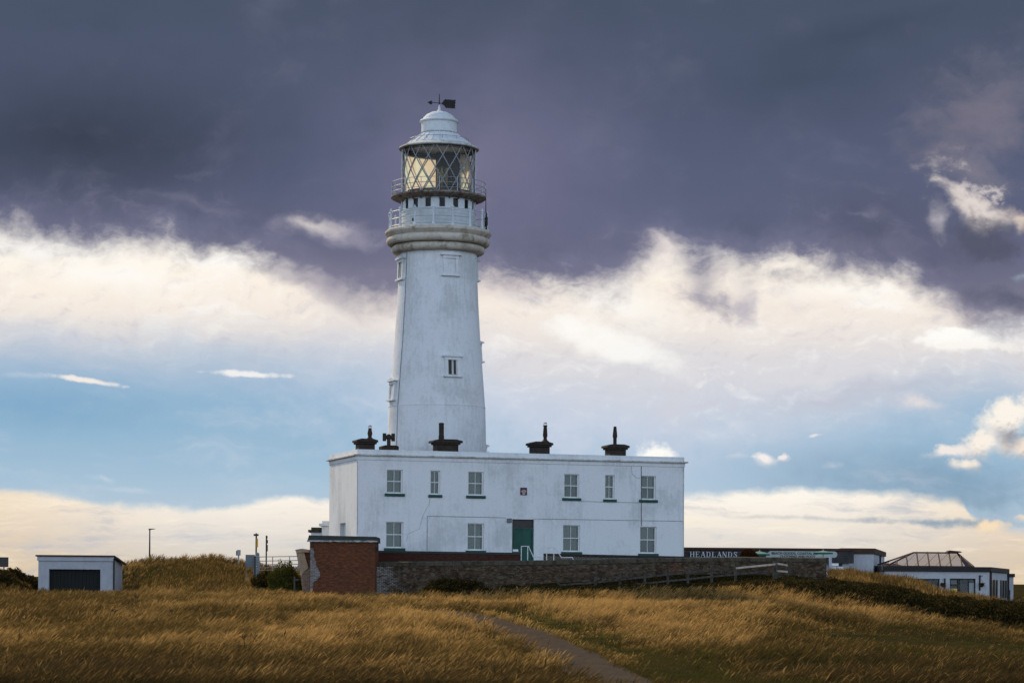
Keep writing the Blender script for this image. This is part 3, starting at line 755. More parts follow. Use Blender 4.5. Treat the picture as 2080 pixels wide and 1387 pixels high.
# watch room drum under the lantern with its ring of little windows
zg = z(470.5)
zwt, zwb = z(411), z(431.5)
mb = MB()
mb.lathe([(R(75), zg), (R(75), z(436)), (R(76.2), z(435.4)), (R(76.2), z(434)), (R(73.4), z(433.6)), (R(73.4), zwb)], 96, cap=False)
for k_ in range(1, 5): mb.lathe([(R(75.0), z(470.5 - k_ * 7)), (R(75.5), z(470.2 - k_ * 7)), (R(75.5), z(469.8 - k_ * 7)), (R(75.0), z(469.5 - k_ * 7))], 96, cap=False)
mb.lathe([(R(73.4), zwt), (R(73.4), z(404))], 96, cap=False)
W0 = 7.5
for i in range(16):
    a = W0 + 22.5 * i
    mb.lathe([(R(73.4), zwb), (R(73.4), zwt)], 6, a0=a + 5.2, a1=a + 17.3, cap=False)
    for s_ in (5.2, 17.3):
        th = math.radians(a + s_); r0, r1 = R(73.4), R(68)
        mb.quad((r0 * math.sin(th), -r0 * math.cos(th), zwb), (r1 * math.sin(th), -r1 * math.cos(th), zwb), (r1 * math.sin(th), -r1 * math.cos(th), zwt), (r0 * math.sin(th), -r0 * math.cos(th), zwt))
mb.build('watch_room', 'gallery_paint', LH, 30)
MB().lathe([(R(66), zg), (R(66), z(406))], 48, a0=-60, a1=60, cap=False).build('watch_room_lining', 'dark_panel', LH, 30)
for i in range(16):
    a = W0 + 22.5 * i
    f = MB()
    for s0, s1, za, zb in ((-5.2, -4.4, zwb, zwt), (4.4, 5.2, zwb, zwt), (-4.4, 4.4, zwb, zwb + 0.04), (-4.4, 4.4, zwt - 0.04, zwt)):
        f.lathe([(R(71.5), za), (R(72.4), za), (R(72.4), zb), (R(71.5), zb)], 2, a0=a + s0, a1=a + s1, cap=False)
    w_ = f.build('window', 'metal_white', LH)
    MB().lathe([(R(71), zwb), (R(71), zwt)], 2, a0=a - 5.2, a1=a + 5.2, cap=False).build('pane', 'dark_pane', w_)
# lower gallery railing
def ring(mb, r, zz, rad, n=64): mb.tube([(r * math.sin(t), -r * math.cos(t), zz) for t in np.linspace(0, 2 * math.pi, n, endpoint=False)], rad, 5, closed=True)
rl = MB()
for yy in (437, 452, 466): ring(rl, R(99.5), z(yy), 0.028)
rail = rl.build('gallery_railing', 'rail_paint', LH, 40)
for i in range(16):
    th = math.radians(-4 + 22.5 * i); x_, y_ = R(99.5) * math.sin(th), -R(99.5) * math.cos(th)
    MB().lathe([(0.12, zg), (0.12, zg + 0.10), (0.065, zg + 0.16), (0.055, z(441)), (0.085, z(440.5)), (0.085, z(438)), (0.05, z(437)), (0.10, z(434.8)), (0.10, z(433.5)), (0.04, z(431.8)), (0.012, z(429))], 10, x_, y_).build('post', 'gallery_paint', rail, 40)
# upper gallery
zu = z(400.5)
MB().lathe([(R(73), z(411)), (R(84), z(409)), (R(94.5), z(405.5)), (R(96.6), z(404)), (R(96.6), z(400.8)), (R(73), z(400))], 96).build('upper_gallery', 'deck_rust', LH, 30)
for i in range(24):
    br = MB(); k0 = 0; br.prism([(-R(74), z(414)), (-R(94), z(406.5)), (-R(74), z(404))], -0.03, 0.03, 'x')
    br.xf(Matrix.Rotation(math.radians(15 * i + 4), 4, 'Z'), k0)
    br.build('gallery_bracket', 'deck_rust', LH)
rl = MB()
for yy in (374, 384.5, 394): ring(rl, R(95), z(yy), 0.018)
rail = rl.build('upper_railing', 'lattice_metal', LH, 40)
for i in range(16):
    th = math.radians(2.5 + 22.5 * i); x_, y_ = R(95) * math.sin(th), -R(95) * math.cos(th)
    MB().tube([(x_, y_, zu), (x_, y_, z(373))], 0.022, 5).build('post', 'rail_paint', rail)
# lantern: helical glazing bars, glass, eave
zl0, zl1 = z(399.5), z(303)
mb = MB()
Rl = R(73.6)
for i in range(16):
    for s_ in (-1, 1):
        a0 = -3.7 + 22.5 * i
        mb.tube([(Rl * math.sin(t), -Rl * math.cos(t), zz) for t, zz in [(math.radians(a0 + s_ * 45 * q / 10), zl1 + (zl0 - zl1) * q / 10) for q in range(11)]], 0.036, 5)
mb.build('glazing_bars', 'lattice_metal', LH, 60)
MB().lathe([(R(72.6), zl0), (R(72.6), zl1)], 64, cap=False).build('lantern_glass', 'lantern_glass', LH, 60)
MB().lathe([(R(70), z(402)), (R(70), z(392)), (R(67), z(392)), (R(67), z(402))], 64, a0=-62, a1=75, cap=False).build('lantern_base', 'dark_panel', LH, 30)
rb = MB()
for q in range(6):
    t0_, t1_ = q / 6, (q + 1) / 6; o0_, o1_ = (q % 2) * 2, ((q + 1) % 2) * 2
    rb.quad((R(43 + 19 * t0_), R(26 + 4 * t0_ + o0_), z(398)), (R(43 + 19 * t1_), R(26 + 4 * t1_ + o1_), z(398)), (R(43 + 19 * t1_), R(26 + 4 * t1_ + o1_), z(309)), (R(43 + 19 * t0_), R(26 + 4 * t0_ + o0_), z(309)))
rb.build('blind', 'optic_glow_cream', LH)  # added cream sheet, turned to catch the sun and imitate the lens glow
for a0, a1 in ((187, 268),):
    MB().lathe([(R(69), z(398)), (R(69), z(309))], 16, a0=a0, a1=a1, cap=False).build('blind', 'optic_glow_cream', LH, 60)  # added back sheet, imitates bright light refracted by the optic
MB().lathe([(R(70), z(398)), (R(70), z(303))], 16, a0=166, a1=187, cap=False).build('lantern_door_panel', 'dark_panel', LH, 60)
MB().lathe([(R(72), z(311)), (R(71.8), z(303))], 48, cap=False).build('lantern_soffit', 'dark_panel', LH, 60)
# optic: table, mercury drum, lens panels with bronze frame
mb = MB(); mb.lathe([(R(30), z(402)), (R(30), z(397)), (R(12), z(395)), (R(12), z(380)), (R(22), z(378)), (R(22), z(375)), (R(5), z(375)), (R(4), z(345))], 24, R(22), R(14))
op = mb.build('optic', 'dark_panel', LH, 35)
lm, lnt, lb_, lo_ = newmat('lens_glass'); lb_.inputs['Base Color'].default_value = (0.75, 0.85, 0.72, 1); lb_.inputs['Roughness'].default_value = 0.08; lb_.inputs['IOR'].default_value = 1.5; lb_.inputs['Transmission Weight'].default_value = 0.9
prof = []
for q in range(9):
    zz = z(374) + (z(344) - z(374)) * q / 9; hh = (z(344) - z(374)) / 9
    prof += [(R(8), zz), (R(10.5), zz + hh * 0.7), (R(8), zz + hh * 0.99)]
MB().lathe(prof, 24, R(7), R(-4)).build('lens', 'lens_glass', op, 20)
fr_ = MB()
for th in range(0, 360, 60):
    x_, y_ = R(7) + R(11.5) * math.sin(math.radians(th)), R(-4) - R(11.5) * math.cos(math.radians(th))
    fr_.tube([(x_, y_, z(398)), (x_, y_, z(342))], 0.03, 5)
ring_pts = lambda rr, zz: [(R(7) + rr * math.sin(t), R(-4) - rr * math.cos(t), zz) for t in np.linspace(0, 2 * math.pi, 24, endpoint=False)]
fr_.tube(ring_pts(R(11.5), z(374)), 0.03, 5, closed=True); fr_.tube(ring_pts(R(11.5), z(343)), 0.03, 5, closed=True)
fr_.build('lens_frame', 'bronze', op)
MB().box(R(-6), R(42), R(28), R(30), z(401), z(304)).build('blackout_panel', 'dark_panel', LH)
# roof
MB().lathe([(R(71), z(306)), (R(80.4), z(305.6)), (R(81.8), z(304.2)), (R(81), z(302.4)), (R(74), z(299)), (R(68), z(296.6)), (R(66), z(295.2))], 96, cap=False).build('eave', 'ledge_paint', LH, 40)
rf = MB().lathe([(R(66.5), z(295.5)), (R(60), z(290.5)), (R(50), z(283.5)), (R(42), z(277.5)), (R(36.5), z(273))], 96, cap=False)
for i in range(24):
    th = math.radians(15 * i + 3)
    rf.tube([((rr + 0.0) * math.sin(th), -(rr) * math.cos(th), zz + 0.01) for rr, zz in ((R(66.5), z(295.5)), (R(60), z(290.5)), (R(50), z(283.5)), (R(42), z(277.5)), (R(36.5), z(273)))], 0.03, 4)
rf.build('roof', 'metal_white', LH, 30)
MB().lathe([(R(36.0), z(274.5)), (R(36.0), z(270)), (R(36.0), z(269)), (R(36.0), z(251)), (R(39.0), z(249.6)), (R(40), z(247.8)), (R(38.4), z(245.4)), (R(34), z(243.6)), (R(32), z(240)), (R(26), z(234)), (R(16), z(229)), (R(6), z(227)), (R(3), z(224)), (R(2), z(218)), (R(1), z(212))], 64).build('vent_drum', 'metal_white', LH, 35)
MB().lathe([(R(36.2), z(273.4)), (R(37.4), z(273.0)), (R(37.4), z(271.4)), (R(36.2), z(271.0))], 64, cap=False).build('drum_seam', 'lattice_metal', LH)

rr_ = MB(); ring(rr_, R(60), z(284.8), 0.018)
for i in range(12):
    th = math.radians(30 * i + 8); rr_.tube([(R(61) * math.sin(th), -R(61) * math.cos(th), z(284.5)), (R(60) * math.sin(th), -R(60) * math.cos(th), z(290.5))], 0.016, 4)
rr_.build('roof_rail', 'lattice_metal', LH)
for ang in (-78, 82):
    th = math.radians(ang); lad = MB()
    for dr in (75.5,):
        x_, y_ = R(dr) * math.sin(th), -R(dr) * math.cos(th)
        lad.tube([(x_, y_, z(430)), (x_, y_, z(300))], 0.03, 5)
        lad.tube([(x_, y_, z(343)), (x_ * 1.03, y_ * 1.03, z(341)), (x_ * 1.03, y_ * 1.03, z(347)), (x_, y_, z(349))], 0.02, 4)
    lad.build('conductor_rod', 'metal_white', LH)
# vane
vn = MB(); vn.tube([(0, 0, z(222)), (0, 0, z(205)), (0, 0, z(191))], [0.05, 0.035, 0.02], 6)
vn.tube([(R(-19), 0, z(208.5)), (R(8), 0, z(210.5))], 0.022, 5)
vane = vn.build('weather_vane', 'vane_black', LH)
vx = lambda p: (p - 548.5) / 3.964 * DT / F
vy = lambda p: z(180 + p / 3.964)
MB().prism([(vx(453), vy(113)), (vx(482), vy(99)), (vx(493), vy(104)), (vx(487), vy(115)), (vx(493), vy(124)), (vx(480), vy(131))], -0.02, 0.02).build('arrow_head', 'vane_black', vane)
tail = [(vx(563), vy(122)), (vx(580), vy(106))]
tp = [(580, 98), (600, 86), (612, 92), (617, 86), (628, 92), (633, 87), (644, 94), (650, 89), (660, 96), (664, 91), (681, 93), (676, 108), (681, 112), (675, 128), (678, 140), (674, 150), (680, 163), (664, 158), (658, 165), (650, 157), (642, 163), (633, 155), (626, 162), (616, 155), (608, 161), (596, 152), (590, 140)]
tail += [(vx(a), vy(b_)) for a, b_ in tp]
MB().prism(tail[::-1], -0.02, 0.02).build('arrow_tail', 'vane_black', vane)
# aerials on the lower gallery
an = MB(); th = math.radians(78)
for dxx, top in ((0, 388), (0.35, 436)):
    x_, y_ = R(98.5) * math.sin(th) + dxx * 0.2, -R(98.5) * math.cos(th) - dxx
    an.tube([(x_, y_, zg), (x_, y_, z(top + 40 if top < 400 else top)), (x_, y_, z(top))], [0.035, 0.03, 0.012], 5)
    an.box(x_ - 0.07, x_ + 0.07, y_ - 0.05, y_ + 0.05, z(462), z(445))
an.build('aerial', 'vane_black', LH)
MB().box(R(-51), R(-48), -R(58), -R(56), z(458), z(452)).build('bracket_light', 'vane_black', LH)
# shaft windows with little pediments
def shaft_window(ang, ytop, ybot, wpx, blind, split=False):
    yc = (ytop + ybot) / 2; r = shr(yc); slope = (shr(ybot) - shr(ytop)) / (z(ytop) - z(ybot))
    h = z(ytop) - z(ybot); w = R(wpx)
    mat = Matrix.Rotation(math.radians(ang), 4, 'Z') @ Matrix.Translation((0, -r, z(yc))) @ Matrix.Rotation(math.atan(-slope), 4, 'X')
    f = MB(); d = 0.13; hw = w / 2
    f.box(-hw - 0.06, hw + 0.06, -d - 0.03, 0.12, -h / 2, -h / 2 + 0.10)
    f.box(-hw * 0.86, -hw * 0.55, -d * 0.55, 0.12, -h / 2 + 0.10, h / 2 - 0.36)
    f.box(hw * 0.55, hw * 0.86, -d * 0.55, 0.12, -h / 2 + 0.10, h / 2 - 0.36)
    f.box(-hw * 0.92, hw * 0.92, -d * 0.7, 0.12, h / 2 - 0.36, h / 2 - 0.17)
    f.prism([(-hw - 0.12, h / 2 - 0.17), (hw + 0.12, h / 2 - 0.17), (hw + 0.12, h / 2 - 0.10), (0, h / 2 + 0.06), (-hw - 0.12, h / 2 - 0.10)], -d - 0.06, 0.12)
    f.xf(mat)
    wd = f.build('window', 'tower_paint', LH)
    if blind:
        MB().box(-hw * 0.55, hw * 0.55, -0.012, 0.1, -h / 2 + 0.10, h / 2 - 0.36).xf(mat).build('blocked_panel', 'tower_paint', wd)
    else:
        MB().box(-hw * 0.55, hw * 0.55, -0.02, 0.1, -h / 2 + 0.10, h / 2 - 0.36).xf(mat).build('pane', 'dark_panel', wd)
        fm = MB(); a = hw * 0.55; zb = -h / 2 + 0.10; zt = h / 2 - 0.36
        fm.box(-a, -a + 0.045, -0.05, -0.021, zb, zt); fm.box(a - 0.10, a, -0.06, -0.021, zb, zt)
        fm.box(-0.06, 0.06, -0.055, -0.021, zb, zt); fm.box(-a, a, -0.052, -0.0215, zb, zb + 0.07)
        fm.xf(mat).build('frame', 'ledge_paint', wd)
shaft_window(20.5, 523, 570, 36, True); shaft_window(21, 727, 773, 37, False)
shaft_window(-69, 526, 574, 38, False); shaft_window(-69, 773, 818, 39, True)
shaft_window(111, 523, 570, 36, True); shaft_window(111, 690, 735, 37, True); shaft_window(111, 900, 918, 37, True)
cd = MB(); th = math.radians(-51)
cd.tube([((shr(y) + 0.02) * math.sin(th), -(shr(y) + 0.02) * math.cos(th), z(y)) for y in (1000, 918, 870, 826, 765, 700, 660, 620, 590, 555, 519)], 0.025, 5)
cd.build('conductor_cable', 'crack_grey', LH)

# ------------------------------------------------------------------ keepers' house
TH = math.radians(17)
u0, _ = un(725, 1020)
D0 = 150.0
HX0 = u0 * D0
ct, st = math.cos(TH), math.sin(TH)
def fs(pxx, pyy, off=0.0):
    """photo pixel -> (distance along facade, height) on the facade plane moved forward by off"""
    u, v = un(pxx, pyy)
    X0, Y0 = HX0 + st * off, D0 - ct * off
    s = (u * Y0 - X0) / (ct - u * st)
    return s, v * (Y0 + st * s)
hb = 1.55          # ground level at the house
HL = fs(1389.3, 1020)[0]
HDEP = 7.4
ztop = (fs(725, 911.7)[1] + fs(1389, 928.5)[1]) / 2
HS = thing('keepers_house', 'long white two-storey house with flat roof and green sills below lighthouse', 'house', (HX0, D0, hb), TH)
def hz(v): return v - hb
def L(pxx, pyy):
    s, zz = fs(pxx, pyy); return s, zz - hb
ZT = ztop - hb
wins = []
for x0, x1, y0, y1 in ((785.7, 818, 953.5, 1002.3), (874.5, 894, 955.3, 1004.6), (951.3, 982.3, 957.6, 1006.5), (1146.2, 1176.3, 962.4, 1011.3), (1229.3, 1248.4, 964.5, 1014), (1302, 1332, 966, 1015),
                       (784.3, 819, 1059.2, 1112.8), (949.8, 982.9, 1062.3, 1117.8), (1143.8, 1178, 1066, 1120.5), (1300.3, 1333.4, 1069.3, 1124)):
    a, t_ = L(x0, y0); b_, bt = L(x1, y1); wins.append((a, b_, bt, t_))
a, t_ = L(1040.6, 1054); b_, bt = L(1084.3, 1140)
door = (a, b_, 0.12, t_)
cz1 = ZT - 0.30     # underside of parapet block
mb = MB()
zw = ZT - 0.62
wall_holes(mb, 0, HL, 0, zw, wins + [door], 0.0, 0.16)
# left side wall with one blocked doorway recess, right side, back
sd0, sd1, sz = 2.9, 4.4, hz(at(695, 1062, D0 + 3.5).z)
for (y0_, y1_, z0_, z1_) in ((0, sd0, 0, zw), (sd1, HDEP, 0, zw), (sd0, sd1, sz, zw)):
    mb.quad((0, y1_, z0_), (0, y0_, z0_), (0, y0_, z1_), (0, y1_, z1_))
mb.quad((0.22, sd1, 0), (0.22, sd0, 0), (0.22, sd0, sz), (0.22, sd1, sz))
mb.quad((0, sd0, 0), (0.22, sd0, 0), (0.22, sd0, sz), (0, sd0, sz)); mb.quad((0.22, sd1, 0), (0, sd1, 0), (0, sd1, sz), (0.22, sd1, sz))
mb.quad((0, sd0, sz), (0.22, sd0, sz), (0.22, sd1, sz), (0, sd1, sz))
mb.quad((HL, 0, 0), (HL, HDEP, 0), (HL, HDEP, zw), (HL, 0, zw)); mb.quad((HL, HDEP, 0), (0, HDEP, 0), (0, HDEP, zw), (HL, HDEP, zw))
mb.build('wall', 'white_render', HS)
# parapet: band, drip ledge, upright
def ringbox(mb, o_, i_, z0, z1):
    mb.box(-o_, HL + o_, -o_, -o_ + o_ + i_, z0, z1); mb.box(-o_, HL + o_, HDEP - i_, HDEP + o_, z0, z1)
    mb.box(-o_, i_, i_, HDEP - i_, z0, z1); mb.box(HL - i_, HL + o_, i_, HDEP - i_, z0, z1)
mb = MB(); ringbox(mb, 0.045, 0.3, zw, ZT - 0.375); ringbox(mb, 0.0, 0.3, ZT - 0.285, ZT)
mb.build('parapet', 'white_render', HS, bevel=0.012)
mb = MB(); ringbox(mb, 0.20, 0.3, ZT - 0.375, ZT - 0.285)
mb.build('cornice', 'ledge_paint', HS, bevel=0.015)
MB().box(0.3, HL - 0.3, 0.3, HDEP - 0.3, zw - 0.1, zw + 0.05).build('roof', 'roof_felt', HS)
# interior back so the windows are not see-through
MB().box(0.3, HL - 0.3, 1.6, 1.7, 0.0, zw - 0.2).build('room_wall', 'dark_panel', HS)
for k_, (a, b_, c_, d_) in enumerate(wins):
    narrow = (b_ - a) < 0.75
    yF = 0.10
    f = MB(); t = 0.05
    f.box(a, a + t, yF, yF + .06, c_, d_); f.box(b_ - 0.10, b_, yF - 0.02, yF + .06, c_, d_); f.box(a + t, b_ - 0.10, yF, yF + .06, c_, c_ + 0.085); f.box(a + t, b_ - 0.10, yF, yF + .06, d_ - 0.05, d_)
    mid = c_ + (d_ - c_) * 0.515; xm = a + t + (b_ - 0.10 - a - t) / 2
    f.box(a + t, b_ - 0.10, yF - 0.012, yF + .05, mid - 0.028, mid + 0.028)
    f.box(xm - 0.016, xm + 0.016, yF + 0.004, yF + .05, c_ + 0.085, mid - 0.028); f.box(xm - 0.016, xm + 0.016, yF + 0.004, yF + .05, mid + 0.028, d_ - 0.05)
    w_ = f.build('window', 'window_white', HS, bevel=0.006)
    MB().box(a + t, b_ - 0.10, yF + 0.03, yF + 0.036, c_ + 0.08, d_ - 0.04).build('pane', 'pane', w_)
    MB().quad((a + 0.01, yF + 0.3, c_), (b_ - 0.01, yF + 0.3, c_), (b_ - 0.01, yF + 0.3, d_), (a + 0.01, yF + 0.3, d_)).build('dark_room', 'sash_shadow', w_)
    blx = 0.16 if not narrow else 0.14
    top = d_ - 0.04 if k_ not in (3, 5, 9) else d_ - 0.04
    bl = MB(); n_ = 10
    x0_, x1_ = a + 0.02, b_ - blx
    for q in range(n_):
        xa, xb = x0_ + (x1_ - x0_) * q / n_, x0_ + (x1_ - x0_) * (q + 1) / n_
        bl.quad((xa, yF + 0.12 + 0.004 * (q % 2), c_ + 0.03), (xb, yF + 0.12 + 0.004 * ((q + 1) % 2), c_ + 0.03), (xb, yF + 0.12 + 0.004 * ((q + 1) % 2), top), (xa, yF + 0.12 + 0.004 * (q % 2), top))
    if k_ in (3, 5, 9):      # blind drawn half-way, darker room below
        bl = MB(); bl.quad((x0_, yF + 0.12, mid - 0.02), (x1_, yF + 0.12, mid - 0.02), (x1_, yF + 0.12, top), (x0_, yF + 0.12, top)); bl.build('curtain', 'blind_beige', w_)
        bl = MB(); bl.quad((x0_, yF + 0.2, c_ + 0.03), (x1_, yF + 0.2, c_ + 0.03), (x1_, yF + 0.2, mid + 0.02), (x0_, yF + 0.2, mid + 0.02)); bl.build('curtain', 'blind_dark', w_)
    else: bl.build('curtain', 'blind_beige', w_)
    e = 0.12
    MB().box(a - e, b_ + e, -0.09, 0.15, c_ - 0.17, c_ - 0.002).build('sill', 'sill_green', w_, bevel=0.015)
# door
a, b_, c_, d_ = door
zt_ = L(1060, 1072.5)[1]
dm = MB(); wd = b_ - a
for q in range(2):
    x0_ = a + 0.03 + q * (wd - 0.14) / 2; x1_ = x0_ + (wd - 0.14) / 2 - 0.006
    dm.box(x0_, x1_, 0.16, 0.20, c_, zt_ - 0.06)
    for pz0, pz1 in ((0.15, 0.95), (1.08, 1.95)):
        dm.box(x0_ + 0.10, x1_ - 0.10, 0.148, 0.161, c_ + pz0, min(c_ + pz1, zt_ - 0.15))
d_o = dm.build('door', 'green_paint', HS, bevel=0.008)
fm = MB(); fm.box(a, a + 0.03, 0.13, 0.2, c_, d_); fm.box(b_ - 0.11, b_, 0.12, 0.2, c_, zt_ - 0.06); fm.box(a + 0.03, b_ - 0.0, 0.12, 0.2, zt_ - 0.06, zt_ + 0.02)
fm.build('door_frame', 'green_paint', d_o)
MB().box(a + 0.03, b_, 0.17, 0.19, zt_ + 0.02, d_).build('transom_light', 'transom_dark', HS)
x0_, z1_ = L(1043, 1115); x1_, z0_ = L(1054, 1119.8)
MB().box(x0_, x1_, 0.132, 0.147, z0_, z1_).build('name_plate', 'white_plate', d_o)
x0_, z1_ = L(1029.5, 1052.4); x1_, z0_ = L(1038.5, 1061)
bx = MB(); bx.box(x0_, x1_, -0.14, 0.0, z0_, z1_); bx.build('meter_box', 'grey_box', HS, bevel=0.012)
# crest plaque
x0_, z1_ = L(1057, 989.8); x1_, z0_ = L(1070, 1005.2)
pq = MB().box(x0_, x1_, -0.05, 0.0, z0_, z1_).build('crest_plaque', 'crest_red', HS)
w_, h_ = x1_ - x0_, z1_ - z0_
ch = MB()
P2 = lambda u_, v_: (x0_ + w_ * u_, z0_ + h_ * v_)
ch.prism([P2(.30, .10), P2(.5, .04), P2(.70, .10), P2(.78, .40), P2(.96, .52), P2(.8, .60), P2(.60, .72), P2(.40, .72), P2(.2, .60), P2(.04, .52), P2(.22, .40)], -0.062, -0.051)
ch.build('crest_emblem', 'crest_white', pq)
for pl_ in ([(.22, .80), (.78, .80), (.70, .96), (.30, .96)], [(.40, .50), (.60, .50), (.60, .64), (.40, .64)], [(.03, .03), (.24, .03), (.20, .22), (.03, .28)], [(.76, .03), (.97, .03), (.97, .28), (.80, .22)], [(.04, .66), (.24, .70), (.2, .82), (.04, .8)]):
    yy_ = (-0.070, -0.063) if pl_[0] == (.40, .50) else (-0.058, -0.051)
    MB().prism([P2(*q) for q in pl_], *yy_).build('crest_detail', 'crest_blue', pq)
MB().prism([P2(.30, .28), P2(.70, .28), P2(.66, .36), P2(.34, .36)], -0.070, -0.063).build('crest_band', 'crest_red', pq)
# cables and cracks running over the render
def runline(pts, r, mat, name, jit=0.0):
    q = []
    rnd = random.Random(4)
    for (xa, ya), (xb, yb) in zip(pts, pts[1:]):
        n_ = max(2, int(math.hypot(xb - xa, yb - ya) / 12))
        for i in range(n_):
            t = i / n_; s_, z_ = L(xa + (xb - xa) * t, ya + (yb - ya) * t); q.append((s_ + rnd.uniform(-jit, jit), -0.012, z_ + rnd.uniform(-jit, jit)))
    s_, z_ = L(*pts[-1]); q.append((s_, -0.012, z_))
    MB().tube(q, r, 4).build(name, mat, HS)
runline([(1302.5, 936), (1302.6, 1068)], 0.020, 'cable_black', 'wall_cable')
runline([(867.3, 1117), (868, 1047.6), (1028, 1051)], 0.016, 'crack_grey', 'wall_cable')
runline([(1084, 1053.2), (1200, 1055), (1388, 1058.2)], 0.016, 'crack_grey', 'wall_cable')
runline([(1180, 1017.8), (1297, 1020.5)], 0.014, 'crack_grey', 'wall_cable')
runline([(826, 1098), (829, 1084), (852, 1073), (858, 1050), (872, 1022), (873, 1010)], 0.007, 'crack_grey', 'wall_crack', 0.02)
runline([(1282, 945), (1284, 962), (1292, 970), (1301, 970)], 0.010, 'crack_grey', 'wall_crack', 0.01)
runline([(1388.2, 936), (1388, 1128)], 0.035, 'ledge_paint', 'downpipe')
runline([(725.8, 936), (725.6, 1084)], 0.014, 'crack_grey', 'wall_crack', 0.006)
# chimneys
def hloc(pxx, pyy, back):
    """house-local point seen at the pixel, 'back' metres behind the facade"""
    s_, z_ = fs(pxx, pyy, -back); return s_, z_ - hb
def chimney(x0p, x1p, ytop, ybot, pot, back=2.6, long=False):
    xa, zt2 = hloc(x0p, ytop, back); xb, zb2 = hloc(x1p, ybot, back)
    w = xb - xa; h = zt2 - (zb2 - 0.9); c = (xa + xb) / 2; dp = 1.25
    s = MB(); zt2 -= 0.0
    bw = w * 0.37; cw = w * 0.5
    s.box(c - bw, c + bw, back, back + dp - 0.3, zw, zt2 - 0.33)
    s.box(c - bw - 0.10, c + bw + 0.10, back - 0.10, back + dp - 0.2, zt2 - 0.33, zt2 - 0.22)
    s.box(c - cw, c + cw, back - 0.16, back + dp - 0.14, zt2 - 0.22, zt2 - 0.08)
    # rounded flaunching on top
    s.prism([(c - cw * 0.97, zt2 - 0.08), (c + cw * 0.97, zt2 - 0.08), (c + cw * 0.55, zt2 + 0.0), (c - cw * 0.55, zt2 + 0.0)], back - 0.12, back + dp - 0.18)
    ch_ = s.build('chimney', 'chimney_black', HS, bevel=0.025)
    px0, prof, cowl = pot
    cx_, _ = hloc(px0, ytop, back + 0.45)
    MB().lathe([(M(r_, D0 + back), hloc(px0, y_, back + 0.45)[1]) for r_, y_ in prof], 14, cx_, back + 0.45).build('chimney_pot', 'pot_clay' if cowl else 'chimney_black', ch_, 35)
    if cowl:
        y_ = prof[-1][1]; zc = hloc(px0, y_, back + 0.45)[1]; c_m = MB(); r_ = 0.10
        for th in range(0, 360, 60): c_m.tube([(cx_ + r_ * math.cos(math.radians(th)), back + 0.45 + r_ * math.sin(math.radians(th)), zc - 0.02), (cx_ + r_ * math.cos(math.radians(th)), back + 0.45 + r_ * math.sin(math.radians(th)), zc + 0.13)], 0.008, 4)
        c_m.lathe([(0.12, zc + 0.12), (0.12, zc + 0.14), (0.06, zc + 0.18), (0.01, zc + 0.19)], 12, cx_, back + 0.45)
        c_m.build('cowl', 'galv', ch_)
chimney(723.8, 767.3, 890, 912, (751.3, [(7, 892), (5.2, 889), (3.6, 887.5), (4.2, 884), (5.2, 880), (4.2, 876), (3.2, 869.5)], True))
chimney(879.9, 939, 891, 914, (896.4, [(5.8, 893), (5.8, 885), (5.2, 884), (5.2, 862), (5.6, 861), (5.6, 859.5), (3, 858.4)], False))
chimney(1078.3, 1122.7, 896, 918, (1107.3, [(9, 897), (5, 894), (3.8, 892), (3.6, 889), (4.6, 886), (4.9, 884), (3.6, 866), (4.6, 865), (4.4, 863.6)], True))
chimney(1232.8, 1277.6, 901.5, 924, (1249, [(5, 903), (3.8, 901), (3.8, 890), (4.9, 887), (4.9, 884), (3.0, 866)], False))
# H-shaped cowl on a low curb
back = 2.4
xa, za = hloc(776, 906, back); xb, zb = hloc(811, 912, back); cc = (xa + xb) / 2
s = MB(); s.box(xa + 0.02, xb - 0.02, back, back + 0.9, zw, za); s.prism([(xa, za), (xb, za), (xb - 0.2, za + 0.07), (xa + 0.2, za + 0.07)], back - 0.05, back + 0.95)
cb = s.build('chimney', 'chimney_black', HS, bevel=0.02)
sc_ = M(1, D0 + back); hc = MB()
yk = back + 0.4
cxm = hloc(793, 890, back)[0]
zq = lambda y_: hloc(793, y_, back)[1]
hc.lathe([(4 * sc_, zq(906)), (4 * sc_, zq(884)), (4 * sc_, zq(882)), (1.5 * sc_, zq(880.5))], 12, cxm, yk)
hc.tube([(cxm - 10 * sc_, yk, zq(887)), (cxm + 10 * sc_, yk, zq(887))], 4.2 * sc_, 12)
for sx in (-1, 1): hc.tube([(cxm + sx * 9.2 * sc_, yk, zq(895)), (cxm + sx * 9.2 * sc_, yk, zq(879.3))], 3.9 * sc_, 12)
hc.build('chimney_cowl', 'chimney_black', cb, 35)

# low white buildings behind the left end
def rearbox(x0p, x1p, ytop, D, capmat, label, mat='white_render', pots=False):
    p = at(x0p, ytop, D); q = at(x1p, ytop, D); gzv = gz((p.x + q.x) / 2, D)
    r = thing('outbuilding', label, 'outbuilding', ((p.x + q.x) / 2, D, gzv - 0.3))
    hw = (q.x - p.x) / 2; h = p.z - gzv + 0.3
    MB().box(-hw, hw, 0, 3.0, 0, h - 0.32).build('wall', mat, r)
    MB().box(-hw - 0.18, hw, -0.16, 3.1, h - 0.32, h - 0.16).build('coping', capmat, r, bevel=0.01)
    MB().box(-hw, hw, 0.02, 2.9, h - 0.16, h).build('parapet', capmat, r, bevel=0.01)
rearbox(654, 668, 1057.5, 158.5, 'white_render', 'narrow white lean-to rising just behind the left end of the house')
rearbox(632, 653.5, 1070.5, 160, 'coping_stone', 'low white outbuilding with brown stone coping behind brick shed')

